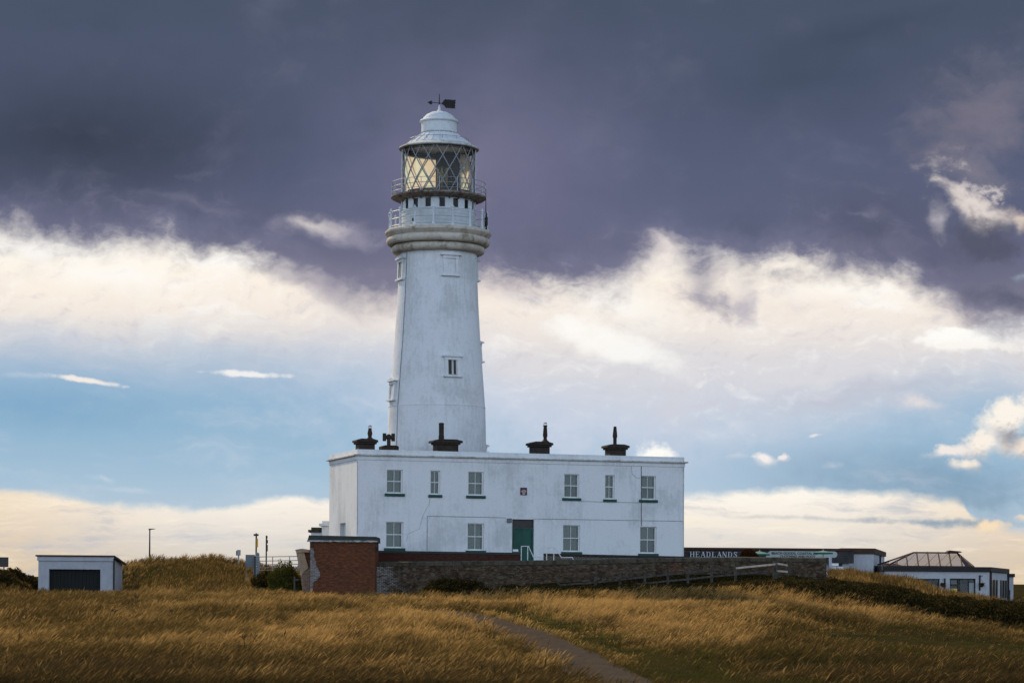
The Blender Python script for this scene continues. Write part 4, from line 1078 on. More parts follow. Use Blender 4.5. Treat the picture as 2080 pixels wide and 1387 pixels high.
# ------------------------------------------------------------------ brick shed, buttress, garden walls
DB = 143.5
p0 = at(629.5, 1098, DB); p1 = at(762.5, 1098, DB); zt = p0.z; zb = gz(p0.x, DB) - 0.4
BX = thing('brick_shed', 'red brick shed with dark felt roof slab at left end of wall', 'shed', (p0.x, DB, zb))
w = p1.x - p0.x; h = zt - zb
MB().box(0, w, 0, 3.6, 0, h).build('wall', 'red_brick', BX)
rs = MB(); hs = M(11.5, DB)
rs.hexa([(-0.14, -0.12, h), (w + 0.10, -0.12, h - 0.05), (w + 0.10, 3.7, h - 0.05), (-0.14, 3.7, h), (-0.05, -0.10, h + hs), (w + 0.08, -0.10, h + hs - 0.06), (w + 0.08, 3.7, h + hs - 0.06), (-0.05, 3.7, h + hs)])
rs.build('roof', 'roof_felt', BX, bevel=0.015)
tr = MB(); n_ = 26; rnd = random.Random(2)
for i in range(n_):
    a = -0.16 + (w + 0.28) * i / n_; b_ = -0.16 + (w + 0.28) * (i + 1) / n_
    tr.box(a, b_ + 0.001, -0.145 - rnd.uniform(0, .012), -0.123, h - 0.03 - rnd.uniform(0, 0.03), h + 0.04 + rnd.uniform(-0.01, 0.01))
tr.build('roof_edge', 'coping_edge', BX)
pl = MB(); X1 = M(1, DB)
ptsL = [(1, 1113), (7, 1113), (9, 1122), (8, 1130), (13, 1140), (12, 1147), (17, 1154), (21, 1163), (21, 1170), (15, 1177), (8, 1181), (7, 1192), (6, 1200), (1, 1203)]
pl.prism([(x_ * X1, at(640, y_, DB).z - zb) for x_, y_ in ptsL], -0.018, 0.0)
pl.build('plaster_patch', 'plaster_patch', BX)
MB().hexa([(w, 0.2, h - 0.62), (w + 0.12, 0.2, h - 0.50), (w + 0.12, 0.5, h - 0.50), (w, 0.5, h - 0.62), (w, 0.2, h - 0.30), (w + 0.16, 0.2, h - 0.34), (w + 0.16, 0.5, h - 0.34), (w, 0.5, h - 0.30)]).build('gutter_outlet', 'chimney_black', BX)
# leaning buttress / broken wall end on the left of the shed
DU = 144.2
o0 = at(615, 1205, DU); zgb = gz(o0.x, DU) - 0.3
BU = thing('brick_buttress', 'leaning tan plastered buttress of brick against left side of shed', 'buttress', (o0.x, DU, zgb))
lc = lambda pxx, pyy: ((at(pxx, pyy, DU).x - o0.x), at(pxx, pyy, DU).z - zgb)
up = [lc(601.5, 1121), lc(617, 1119), lc(626, 1150), lc(627, 1153), lc(618, 1160), lc(611, 1173)]
MB().prism(up, 0.0, 0.9).build('plaster_face', 'stone_tan', BU, bevel=0.01)
cap = [lc(599.5, 1116), lc(614, 1113.6), lc(629, 1116), lc(629, 1122), lc(617, 1121), lc(602.5, 1123)]
MB().prism(cap, -0.08, 0.95).build('cap', 'stone_tan', BU, bevel=0.01)
MB().prism([lc(617.2, 1121), lc(629.5, 1121), lc(629.5, 1155), lc(626.5, 1150)], 0.06, 0.85).build('wall_return', 'red_brick', BU)
lowp = [lc(611, 1173.5), lc(618, 1160.5), lc(630, 1152), lc(630, 1215), lc(616, 1215)]
MB().prism(lowp, 0.03, 0.85).build('brick_base', 'tan_brick', BU)

# long courtyard wall
def wall_pt(pxx, pyy, D): q = at(pxx, pyy, D); return q
WD = [(763.5, 145.2), (900, 145.3), (1050, 145.5), (1200, 145.8), (1350, 146.4), (1500, 147.0), (1679, 147.6)]
WT = [1140, 1139, 1137.5, 1136, 1131.5, 1130, 1131.5]
base = at(764, 1200, 145.2)
W1 = thing('courtyard_wall', 'long weathered brick wall in front of white house, paler at left', 'wall', (base.x, 145.2, base.z - 0.3))
org = Vector((base.x, 145.2, base.z - 0.3))
def wallrun(pts, ztops, zbots, th):
    mb = MB()
    for (a, za, ba), (b_, zb_, bb) in zip(zip(pts, ztops, zbots), zip(pts[1:], ztops[1:], zbots[1:])):
        mb.hexa([(a.x, a.y, ba), (b_.x, b_.y, bb), (b_.x, b_.y + th, bb), (a.x, a.y + th, ba), (a.x, a.y, za), (b_.x, b_.y, zb_), (b_.x, b_.y + th, zb_), (a.x, a.y + th, za)])
    return mb
pts = [at(x_, y_, d_) - org for (x_, d_), y_ in zip(WD, WT)]
tops = [p.z - 0.28 for p in pts]; bots = [-0.6] * len(pts)
wallrun(pts, tops, bots, 0.34).build('wall_face', 'courtyard_brick', W1)
cp = MB()
for a, b_ in zip(pts, pts[1:]):
    n_ = 8
    for i in range(n_):
        q0 = a.lerp(b_, i / n_); q1 = a.lerp(b_, (i + 1) / n_ - 0.0008); jj = random.uniform(-0.008, 0.008)
        cp.hexa([(q0.x, q0.y - 0.05, q0.z - 0.28), (q1.x, q1.y - 0.05, q1.z - 0.28), (q1.x, q1.y + 0.39, q1.z - 0.28), (q0.x, q0.y + 0.39, q0.z - 0.28),
                 (q0.x, q0.y - 0.03, q0.z - 0.05 + jj), (q1.x, q1.y - 0.03, q1.z - 0.05 + jj), (q1.x, q1.y + 0.36, q1.z + jj), (q0.x, q0.y + 0.36, q0.z + jj)])
cp.build('coping', 'coping_stone', W1, bevel=0.02)
# inner low red-brick walls in front of the facade
def lowwall(x0p, x1p, y0, y1, D, mat, cop, label):
    a = at(x0p, y0, D); b_ = at(x1p, y1, D); zb_ = 1.3
    t = thing('garden_wall', label, 'wall', (a.x, D, zb_))
    dxl = b_.x - a.x; za, zb2 = a.z - zb_, b_.z - zb_
    hc_ = 0.14
    MB().hexa([(0, 0, 0), (dxl, 0, 0), (dxl, .25, 0), (0, .25, 0), (0, 0, za - hc_), (dxl, 0, zb2 - hc_), (dxl, .25, zb2 - hc_), (0, .25, za - hc_)]).build('wall_face', mat, t)
    MB().hexa([(0, -.04, za - hc_), (dxl + .04, -.04, zb2 - hc_), (dxl + .04, .29, zb2 - hc_), (0, .29, za - hc_), (0, -.03, za), (dxl + .03, -.03, zb2), (dxl + .03, .28, zb2), (0, .28, za)]).build('coping', cop, t, bevel=0.015)
lowwall(764, 1057, 1117.5, 1122, 147.6, 'dark_red_brick', 'roof_felt', 'low red brick garden wall left of the green door')
lowwall(1104, 1389, 1123.5, 1129.5, 148.6, 'old_brick', 'chimney_black', 'low dark garden wall right of the green door')
# white handrails at the door steps
def handrail(pts_, posts, D, label):
    o_ = at(pts_[0][0], 1140, D); zb_ = gz(o_.x, D)
    t = thing('handrail', label, 'handrail', (o_.x, D, zb_), group='white handrails by the green door')
    f = lambda x_, y_: (at(x_, y_, D).x - o_.x, 0, at(x_, y_, D).z - zb_)
    MB().tube([f(*q) for q in pts_], 0.028, 8).build('rail', 'window_white', t, 40)
    for x_, y_ in posts: a = f(x_, y_); MB().tube([a, (a[0], 0, -0.1)], 0.026, 8).build('post', 'window_white', t, 40)
handrail([(1058.8, 1109), (1073.5, 1108.8), (1083.5, 1131), (1097, 1130.8), (1097.3, 1135)], [(1059, 1109), (1072, 1109)], 147.0, 'short white handrail in front of the green door')
handrail([(1110.4, 1111.3), (1126.5, 1111), (1140.5, 1132), (1163.5, 1131.8), (1164, 1136)], [(1110.5, 1111.5), (1125, 1111.3)], 147.05, 'short white handrail right of the door before white wall')

# ------------------------------------------------------------------ wooden fence along the wall
FP = [(1135, 1176, 144.2), (1210, 1170, 144.3), (1259.4, 1162, 144.4), (1310, 1159.5, 144.5), (1356.7, 1155.5, 144.6), (1397.6, 1153, 144.7), (1446, 1147.5, 144.9), (1494.5, 1142, 145.1), (1574.8, 1138.8, 145.2), (1600.7, 1141.5, 146.3)]
f0 = at(1135, 1185, 144.2)
FE = thing('wooden_fence', 'weathered post and rail fence standing before the long brick wall', 'fence', (f0.x, 144.2, f0.z))
fo = Vector(f0)
for i, (x_, y_, d_) in enumerate(FP):
    t_ = at(x_, y_, d_) - fo; b_z = gz(t_.x + fo.x, d_) - fo.z - 0.2
    hw = 0.075 if i != 8 else 0.13
    m_ = MB(); m_.box(t_.x - hw, t_.x + hw, t_.y - 0.07, t_.y + 0.07, min(b_z, t_.z - 1.0), t_.z); m_.build('post', 'weathered_wood', FE, bevel=0.012)
def rail_(xa, ya, da, xb, yb, db, hh=0.12, mat='weathered_wood'):
    a = at(xa, ya, da) - fo; b_ = at(xb, yb, db) - fo
    MB().hexa([(a.x, a.y - 0.10, a.z - hh), (b_.x, b_.y - 0.10, b_.z - hh), (b_.x, b_.y - 0.06, b_.z - hh), (a.x, a.y - 0.06, a.z - hh),
               (a.x, a.y - 0.10, a.z), (b_.x, b_.y - 0.10, b_.z), (b_.x, b_.y - 0.06, b_.z), (a.x, a.y - 0.06, a.z)]).build('rail', mat, FE, bevel=0.008)
up = [(1135, 1186), (1210, 1180.5), (1259.4, 1175), (1310, 1169.5), (1356.7, 1164.5), (1397.6, 1161), (1446, 1155.5), (1494.5, 1151.5), (1574.8, 1143.6)]
for i in range(8):
    rail_(up[i][0], up[i][1], FP[i][2], up[i + 1][0], up[i + 1][1], FP[i + 1][2], 0.11, 'pale_wood' if i == 7 else 'weathered_wood')  # last upper rail given paler colour to imitate sunlight on it
    rail_(up[i][0], up[i][1] + 13, FP[i][2], up[i + 1][0], up[i + 1][1] + 13, FP[i + 1][2], 0.11)
for k_, (ya, yb) in enumerate(((1142, 1146), (1157, 1159), (1168, 1171), (1179, 1177.5))):
    rail_(1577, ya, 145.2, 1600, yb, 146.3, 0.11, 'pale_wood' if k_ != 2 else 'weathered_wood')

# ------------------------------------------------------------------ lettering
def text_mesh(txt, height, depth=0.01):
    cu = bpy.data.curves.new('t', 'FONT'); cu.body = txt; cu.size = height / 0.72; cu.extrude = depth / 2; cu.offset = 0.006
    ob = bpy.data.objects.new('t', cu); COL.objects.link(ob)
    dg = bpy.context.evaluated_depsgraph_get()
    me = bpy.data.meshes.new_from_object(ob.evaluated_get(dg))
    bpy.data.objects.remove(ob); return me
def text_obj(name, txt, x0, x1, zb_, height, y, mat, parent):
    me = text_mesh(txt, height)
    co = np.zeros(len(me.vertices) * 3, np.float32); me.vertices.foreach_get('co', co); co = co.reshape(-1, 3)
    mx, mn = co[:, 0].max(), co[:, 0].min()
    out = np.stack([x0 + (co[:, 0] - mn) / (mx - mn) * (x1 - x0), y - co[:, 2], zb_ + co[:, 1]], 1)
    me.vertices.foreach_set('co', out.ravel()); me.update(); me.materials.clear(); me.materials.append(MATS[mat])
    o = bpy.data.objects.new(name, me); COL.objects.link(o); o.parent = parent; return o
# serif capitals as strokes on a unit cell: (x0,y0,x1,y1,width)
GL = {
    'H': [(.2, 0, .2, 1, .17), (.8, 0, .8, 1, .17), (.2, .52, .8, .52, .08), (.04, .03, .36, .03, .06), (.64, .03, .96, .03, .06), (.04, .97, .36, .97, .06), (.64, .97, .96, .97, .06)],
    'E': [(.25, 0, .25, 1, .17), (.08, .03, .85, .03, .06), (.08, .97, .82, .97, .06), (.25, .52, .62, .52, .07), (.84, 0, .84, .26, .06), (.8, .76, .8, 1, .06), (.62, .4, .62, .64, .05)],
    'A': [(.14, 0, .5, 1, .07), (.5, 1, .86, 0, .18), (.25, .34, .72, .34, .07), (0, .03, .28, .03, .06), (.68, .03, 1, .03, .06)],
    'D': [(.24, 0, .24, 1, .17), (.08, .03, .55, .03, .06), (.08, .97, .55, .97, .06), (.55, .03, .80, .22, .10), (.80, .2, .84, .8, .16), (.80, .78, .55, .97, .10)],
    'L': [(.28, 0, .28, 1, .17), (.1, .03, .85, .03, .06), (.1, .97, .46, .97, .06), (.84, 0, .84, .28, .06)],
    'N': [(.18, 0, .18, 1, .07), (.82, 0, .82, 1, .07), (.16, 1, .82, 0, .18), (.02, .03, .34, .03, .06), (.66, .97, .98, .97, .06), (.02, .97, .24, .97, .06)],
    'S': [(.78, .74, .66, .95, .07), (.66, .95, .36, .96, .07), (.36, .96, .22, .76, .14), (.24, .74, .76, .32, .17), (.76, .30, .66, .06, .14), (.66, .05, .34, .04, .07), (.34, .04, .2, .28, .07), (.8, .7, .8, .98, .05), (.18, .02, .18, .3, .05)],
}
def serif_word(mb, txt, x0, x1, zb_, hgt, y, d=0.04):
    adv = (x1 - x0) / len(txt)
    for i, ch in enumerate(txt):
        for k_, (ax, ay, bx_, by, wd) in enumerate(GL[ch]):
            A = Vector((x0 + (i + .04 + ax * .92) * adv, 0, zb_ + ay * hgt)); B = Vector((x0 + (i + .04 + bx_ * .92) * adv, 0, zb_ + by * hgt))
            t = (B - A).normalized(); nn = Vector((-t.z, 0, t.x)) * wd * hgt * 0.5; yy = y + k_ * 0.0012
            ps = [A - nn, B - nn, B + nn, A + nn]
            mb.hexa([(p.x, yy - d, p.z) for p in ps] + [(p.x, yy, p.z) for p in ps])

# ------------------------------------------------------------------ shop
DS = 166.0
s0 = at(1330, 1113, DS); zs = gz(at(1500, 1113, DS).x, DS) - 0.3
SP = thing('gift_shop', 'long low dark timber-clad shop with white serif lettering behind brick wall', 'shop', (s0.x, DS, zs))
sl = lambda x_, y_, D=DS: (at(x_, y_, D).x - s0.x, at(x_, y_, D).z - zs)
xe, zt_ = sl(1734.5, 1112.6); _, zf = sl(1700, 1143.5)
zt_ = (sl(1400, 1112.4)[1] + sl(1700, 1112.4)[1]) / 2
MB().box(0.1, xe - 0.3, 0.3, 5.5, 0, zt_ - 0.3).build('wall', 'shop_white', SP)
cl = MB(); nb = 7; zf0 = zf
for i in range(nb):
    za = zf0 + (zt_ - 0.16 - zf0) * i / nb; zc = zf0 + (zt_ - 0.16 - zf0) * (i + 1) / nb
    cl.hexa([(0, -0.03, za), (xe, -0.03, za), (xe, 0.3, za), (0, 0.3, za), (0, 0.0, zc - 0.006), (xe, 0.0, zc - 0.006), (xe, 0.3, zc - 0.006), (0, 0.3, zc - 0.006)])
cl.build('cladding', 'tar_board', SP)
MB().box(-0.1, xe + 0.05, -0.12, 5.7, zt_ - 0.16, zt_).build('roof', 'fascia_brown', SP, bevel=0.01)
sg = MB(); xa, z1_ = sl(1400.5, 1119.6); xb, z0_ = sl(1499, 1131)
z0_ = sl(1450, 1131)[1]; z1_ = sl(1450, 1120)[1]
serif_word(sg, 'HEADLANDS', xa, xb, z0_, z1_ - z0_, -0.04); sg.build('sign_lettering', 'sign_letter', SP)
# pale green sign board with a rounded end
xa = sl(1556, 1125)[0]; xb = sl(1700.5, 1125)[0]; zb0 = sl(1640, 1131.8)[1]; zb1 = sl(1640, 1119)[1]; rr = (zb1 - zb0) / 2
poly = [(xa, zb0)] + [(xb - rr + rr * math.sin(t), (zb0 + zb1) / 2 - rr * math.cos(t)) for t in np.linspace(0, math.pi, 12)] + [(xa + rr * 1.2, zb1)] + [(xa, zb1 - rr)]
sb = MB().prism(poly, -0.08, -0.035).build('sign_board', 'sign_green', SP)
zz = sl(1610, 1125.5)[1]
text_obj('sign_text', 'BEACH GOODS, COASTAL SO', sl(1567, 0)[0], sl(1660, 0)[0], zz, M(4.8, DS), -0.092, 'letter_dark', sb)
text_obj('sign_text', 'CLOTHING AND FOOT', sl(1584, 0)[0], sl(1656, 0)[0], sl(1610, 1131.6)[1], M(4.6, DS), -0.092, 'letter_dark', sb)
# white porch post and meter boxes
xa = sl(1679.5, 0)[0]; xb = sl(1684.8, 0)[0]
MB().box(xa, xb, -1.2, -1.04, 0, sl(1680, 1127)[1]).build('porch_post', 'shop_white', SP)
xa, za = sl(1685.5, 1149); xb, zb_ = sl(1703, 1143.6)
MB().box(xa, xb, -0.10, 0.28, za, zb_).build('vent_grille', 'white_plate', SP)
xa, za = sl(1702, 1150); xb, zb_ = sl(1711.5, 1144)
MB().box(xa, xb, 0.18, 0.29, za, zb_).build('recess_window', 'dark_panel', SP)
xa, za = sl(1684, 1168); xb, zb_ = sl(1710.5, 1150.5)
cab = MB(); cab.box(xa, (xa + xb) / 2 - 0.01, -0.5, 0.29, za - 0.6, zb_); cab.box((xa + xb) / 2 + 0.01, xb, -0.5, 0.29, za - 0.6, zb_)
cab.build('meter_cabinet', 'white_plate', SP, bevel=0.01)

# white block at the right-hand end of the shop
D2 = 167.2
q0 = at(1711, 1165, D2); zs2 = gz(at(1760, 1165, D2).x, D2) - 0.4
R2 = thing('storage_block', 'white rendered block with brown fascia at right end of the shop', 'building', (q0.x, D2, zs2), 0.0)
l2 = lambda x_, y_, D=D2: (at(x_, y_, D).x - q0.x, at(x_, y_, D).z - zs2)
xm_, zt1 = l2(1774.5, 1119.5); zr = l2(1774.5, 1113.3)[1]
Dr = 179.0; xr = at(1796.7, 1120, Dr).x - q0.x
zr2 = at(1796.7, 1124.5, Dr).z - zs2
yr = Dr - D2
MB().prism([(0, 0), (xm_, 0), (xr, yr), (0, yr)], 0, min(zt1, zr2 - 0.2) - 0.0, 'z').build('wall', 'shop_white', R2)
top = MB(); zf1 = min(zt1, zr2 - 0.2)
top.hexa([(-0.1, -0.1, zf1), (xm_ + 0.08, -0.1, zf1), (xr + 0.12, yr, zf1), (-0.1, yr, zf1), (-0.1, -0.1, zr), (xm_ + 0.08, -0.1, zr), (xr + 0.12, yr, zr2 + 0.12), (-0.1, yr, zr)])
top.build('fascia', 'fascia_brown', R2)
def side(t, y_):   # point on the angled right wall
    return (xm_ + (xr - xm_) * t, yr * t)
pp = side(0.52, 0); nrm = Vector((yr, -(xr - xm_), 0)).normalized() * 0.06
MB().tube([(pp[0] + nrm.x, pp[1] + nrm.y, 0), (pp[0] + nrm.x, pp[1] + nrm.y, zf1)], 0.06, 8).build('downpipe', 'fascia_black', R2, 40)
pa = side(0.05, 0); pb = side(0.5, 0)
za = at(1776, 1149, D2 + 1).z - zs2
bk = MB(); bk.tube([(pa[0] + nrm.x, pa[1] + nrm.y, za - 0.9), (pa[0] + nrm.x, pa[1] + nrm.y, za), (pb[0] + nrm.x * 2, pb[1] + nrm.y * 2, za)], 0.035, 6)
bk.tube([(pa[0] + nrm.x, pa[1] + nrm.y, za - 0.35), ((pa[0] + pb[0]) / 2 + nrm.x, (pa[1] + pb[1]) / 2 + nrm.y, za)], 0.025, 6)
bk.build('basket_bracket', 'fascia_black', R2)
hbk = at(1784, 1158, D2 + 5)

def hanging_basket(x_, y_, D, r_px, label, grp):
    c = at(x_, y_, D); r = M(r_px, D)
    t = thing('hanging_basket', label, 'basket', (c.x, c.y, c.z), group=grp)
    MB().lathe([(0.02, -r), (r * 0.6, -r * 0.8), (r * 0.95, -r * 0.2), (r, 0.0)], 14, cap=True).build('basket', 'fascia_black', t, 40)
    f = MB(); rnd = random.Random(int(x_))
    for i in range(90):
        a = rnd.uniform(0, 6.28); b_ = rnd.uniform(0, 1) ** 0.5 * r * 1.15; h_ = rnd.uniform(-0.3, 0.7) * r
        p = Vector((b_ * math.cos(a), b_ * math.sin(a), h_)); e1 = Vector((rnd.uniform(-1, 1), rnd.uniform(-1, 1), rnd.uniform(-1, 1))).normalized() * 0.05; e2 = e1.cross(Vector((rnd.uniform(-1, 1), 1, rnd.uniform(-1, 1)))).normalized() * 0.035
        f.quad(p - e1, p + e2, p + e1, p - e2)
    f.build('foliage', 'bramble', t)
    MB().tube([(-r * .9, 0, 0), (0, 0, r * 2.2), (r * .9, 0, 0)], 0.012, 4).build('hanger', 'fascia_black', t)
hanging_basket(1784, 1158, D2 + 4, 6, 'round black hanging basket on bracket at white storage block', 'hanging baskets on the white walls')

# ------------------------------------------------------------------ parasols and clipped shrub behind the wall
def parasol(cxp, top, hwp, rim, D, label):
    c = at(cxp, top, D); gzv = gz(c.x, D)
    t = thing('parasol', label, 'parasol', (c.x, D, gzv), 0.3, 'green parasols behind the brick wall')
    h = c.z - gzv; r = M(hwp, D); hr = h - (c.z - at(cxp, rim, D).z)
    f = MB(); n = 8
    f.v = [(0, 0, h)] + [(r * math.cos(2 * math.pi * i / n), r * math.sin(2 * math.pi * i / n), hr) for i in range(n)]
    f.f = [(0, 1 + i, 1 + (i + 1) % n) for i in range(n)]
    c_ = f.build('canopy', 'parasol_green', t)
    v = MB(); hv = M(3.2, D)
    for i in range(n):
        a, b_ = f.v[1 + i], f.v[1 + (i + 1) % n]
        v.quad((a[0], a[1], a[2]), (b_[0], b_[1], b_[2]), (b_[0], b_[1], b_[2] - hv), (a[0], a[1], a[2] - hv))
    v.build('valance', 'parasol_dark', c_)
    MB().tube([(0, 0, 0), (0, 0, h + 0.08)], 0.03, 8).build('pole', 'pale_wood', t, 40)
    MB().lathe([(0.28, 0), (0.28, 0.06), (0.1, 0.12)], 16).build('base', 'galv', t)
parasol(1543, 1118.5, 22, 1124.5, 158.0, 'green parasol partly hidden by round brown shrub')
parasol(1672, 1117.6, 21, 1121.6, 157.0, 'green parasol in front of the pale sign board')

# ------------------------------------------------------------------ leafy things
def leafcloud(name, mat, pts_fn, n, size, parent=None, seed=1):
    rg = np.random.default_rng(seed)
    P = pts_fn(rg, n); n = len(P)
    e1 = rg.normal(size=(n, 3)); e1 /= np.linalg.norm(e1, axis=1)[:, None]
    e2 = np.cross(e1, rg.normal(size=(n, 3))); e2 /= np.linalg.norm(e2, axis=1)[:, None]
    s = size * rg.uniform(0.5, 1.3, (n, 1))
    V = np.stack([P - e1 * s, P + e2 * s * 0.55, P + e1 * s, P - e2 * s * 0.55], 1).reshape(-1, 3)
    me = bpy.data.meshes.new(name); fill(me, V, np.arange(4 * n).reshape(-1, 4)); me.materials.append(MATS[mat])
    o = bpy.data.objects.new(name, me); COL.objects.link(o)
    if parent: o.parent = parent
    return o
def bush(name, label, cat, cxp, D, wpx, toppx, depth, mat, n, size, seed=1, group=None, lump=1.0):
    c = at(cxp, toppx, D); g0 = gz(c.x, D)
    t = thing(name, label, cat, (c.x, D, g0), group=group)
    r = M(wpx / 2, D) * 1.15; h = max(c.z - g0, 0.2) * 1.12
    def fn(rg, n):
        th = rg.uniform(0, 2 * math.pi, n); ph = np.arccos(rg.uniform(0.0, 1, n)); rad = rg.uniform(0, 1, n) ** 0.33
        lum = 1 + lump * (fbm(th * 1.6 + 10, ph * 3.0, seed, 3) - 0.5) * 0.9
        rr = rad * lum
        x = np.sin(ph) * np.cos(th) * rr * r; y = np.sin(ph) * np.sin(th) * rr * depth; zz = np.cos(ph) * rr * h * (1 - 0.12)
        # clip to the ground
        gg = ground(c.x + x, D + y) - g0
        return np.stack([x, y, np.maximum(zz, 0) + gg], 1)
    leafcloud('foliage', mat, fn, n, size, t, seed)
    st_ = MB(); rnd = random.Random(seed)
    for i in range(9):
        a = rnd.uniform(0, 6.28); q = rnd.uniform(0.2, 0.8)
        st_.tube([(0.1 * math.cos(a), 0.1 * math.sin(a), -0.1), (r * q * 0.4 * math.cos(a), depth * q * 0.4 * math.sin(a), h * 0.4), (r * q * math.cos(a), depth * q * math.sin(a), h * (1.0 - q * 0.4) * 0.85)], [0.03, 0.018, 0.006], 5)
    st_.build('stem', 'stem_brown', t)
    return t
bush('clipped_shrub', 'round rust-brown clipped shrub behind wall beside white lettering', 'shrub', 1523, 154.0, 44, 1113.5, 0.7, 'rust_leaf', 12000, 0.05, 3, lump=0.15)
bush('bush', 'bright green bush between metal gate and leaning buttress', 'bush', 580, 145.5, 72, 1147, 1.1, 'bush_green', 22000, 0.06, 4)
bush('bush', 'brown-green scrub bush left of the bright green bush', 'bush', 548, 146.4, 70, 1156, 1.0, 'bramble', 13000, 0.06, 5)
bush('bush', 'dark scrubby bush with ragged top left of the garage', 'bush', 46, 157.0, 70, 1163, 1.0, 'bramble', 12000, 0.07, 6)
bush('bush', 'dark brown scrub mound at far left edge under the square sign', 'bush', 8, 150.0, 90, 1160, 1.2, 'bramble', 18000, 0.06, 16)
bush('bush', 'bramble bush at foot of the pale brick wall', 'bush', 925, 143.2, 130, 1174, 0.9, 'bramble', 26000, 0.055, 7)

# bramble bank running under the fence to the right edge: nobody could count it
HC = [1010, 1100, 1200, 1300, 1400, 1500, 1600, 1700, 1800, 1900, 2000, 2080, 2250]
HT = [1190, 1190, 1190, 1188, 1186, 1184, 1178, 1177, 1190, 1208, 1220, 1226, 1234]    # top edge
HB = [1196, 1197, 1197, 1198, 1201, 1207, 1214, 1224, 1243, 1260, 1272, 1282, 1290]    # foot
def bank(rg, n):
    c = rg.uniform(1010, 2250, n); D = 141.5 + (rg.uniform(0, 1, n) ** 0.8) * 5.0 + np.clip((c - 1650) / 500, 0, 1) * 3.0 * rg.uniform(0, 1, n)
    x = (c - CX) / F * D; g0 = ground(x, D)
    topz = -((np.interp(c, HC, HT) - (c - CX) * ROLL) - CY) / F * 146.0
    h = np.clip(topz - g0, 0.12, 1.6) * np.clip((D - 140.8) / 2.5, 0.2, 1) * (0.45 + 1.05 * fbm(x / 0.8, D / 0.8, 31, 3))
    zz = g0 + h * rg.uniform(0, 1, n) ** 0.5
    return np.stack([x, D, zz], 1)
o = leafcloud('brambles', 'bramble', bank, 190000, 0.06, None, 11); tag(o, kind='stuff')

# ------------------------------------------------------------------ cafe with glazed hipped roof
DC = 165.0
c0 = at(1797, 1160, DC); zc = gz(at(1900, 1160, DC).x, DC) - 0.5
CF = thing('cafe', 'low white cafe with glazed hipped roof and dark eaves, right', 'building', (c0.x, DC, zc))
lc = lambda x_, y_, D=DC: (at(x_, y_, D).x - c0.x, at(x_, y_, D).z - zc)
wF = lc(2009, 1160)[0]
zE0 = (lc(1800, 1160.5)[1] + lc(2005, 1159.5)[1]) / 2; zE1 = (lc(1800, 1150.2)[1] + lc(2005, 1150.5)[1]) / 2
DR = 176.0; yR = DR - DC
xr1 = at(2046, 1160, DR).x - c0.x
zR0 = zE0; zR1 = zE1
holes = []
for x0_, x1_, yt, yb in ((1856, 1908.5, 1174.6, 1200), (1929.5, 1981.5, 1174.2, 1212)):
    a, t_ = lc(x0_, yt); b_, bt = lc(x1_, yb); holes.append((a, b_, max(bt, 0.25), t_))
mb = MB(); wall_holes(mb, 0, wF, 0, zE0, holes, 0.0, 0.2)
mb.quad((wF, 0, 0), (xr1, yR, 0), (xr1, yR, zE0), (wF, 0, zE0)); mb.quad((0, yR, 0), (0, 0, 0), (0, 0, zE0), (0, yR, zE0))
mb.build('wall', 'shop_white', CF)
MB().prism([(-0.15, -0.18), (wF + 0.12, -0.18), (xr1 + 0.16, yR), (-0.15, yR)], zE0, zE1, 'z').build('eaves', 'fascia_black', CF, bevel=0.02)
MB().box(0.2, wF - 0.3, 2.6, 2.7, 0, zE0).build('room_wall', 'dark_panel', CF)
def rt(t, z_): return (wF + (xr1 - wF) * t, yR * t, z_)
nR = Vector((yR, -(xr1 - wF), 0)).normalized()
for t0, t1, yt in ((0.08, 0.42, 1174), (0.60, 0.93, 1177)):
    z1_ = zE0 - 0.5; a = rt(t0, 0); b_ = rt(t1, 0); o_ = nR * 0.02; oo = nR * 0.06
    wn_ = MB()
    for u0_, u1_ in ((t0, t0 + .03), ((t0 + t1) / 2 - .015, (t0 + t1) / 2 + .015), (t1 - .03, t1)):
        p, q = rt(u0_, 0), rt(u1_, 0)
        wn_.hexa([(p[0] + o_.x, p[1] + o_.y, 0.3), (q[0] + o_.x, q[1] + o_.y, 0.3), (q[0] + oo.x, q[1] + oo.y, 0.3), (p[0] + oo.x, p[1] + oo.y, 0.3),
                  (p[0] + o_.x, p[1] + o_.y, z1_), (q[0] + o_.x, q[1] + o_.y, z1_), (q[0] + oo.x, q[1] + oo.y, z1_), (p[0] + oo.x, p[1] + oo.y, z1_)])
    w_ = wn_.build('window', 'fascia_black', CF)
    s_ = nR * 0.012
    MB().quad((a[0] + s_.x, a[1] + s_.y, 0.3), (b_[0] + s_.x, b_[1] + s_.y, 0.3), (b_[0] + s_.x, b_[1] + s_.y, z1_), (a[0] + s_.x, a[1] + s_.y, z1_)).build('pane', 'transom_dark', w_)
dpv = MB()
for t_ in (0.02, 0.985):
    p = rt(t_, 0); dpv.tube([(p[0] + nR.x * .1, p[1] + nR.y * .1, 0), (p[0] + nR.x * .1, p[1] + nR.y * .1, zE0 + 0.1)], 0.07, 8)
dpv.build('downpipe', 'fascia_black', CF, 40)
# rear annexe
a = at(2047.5, 1166, DR - 0.5); b_ = at(2062, 1166, DR - 0.5)
xx0, xx1 = a.x - c0.x - 1.0, b_.x - c0.x; zz1 = at(2055, 1171.5, DR).z - zc
an = MB().box(xx0, xx1, yR + 0.05, yR + 4, 0, zz1).build('annexe', 'shop_white', CF)
MB().box(xx0, xx1 + 0.08, yR - 0.05, yR + 4.1, zz1, zz1 + M(7, DR)).build('annexe_fascia', 'fascia_black', an)
MB().box(xx0 + 1.1, xx0 + 1.28, yR + 0.02, yR + 0.08, 0.2, zz1 - 0.9).build('annexe_window', 'transom_dark', an)
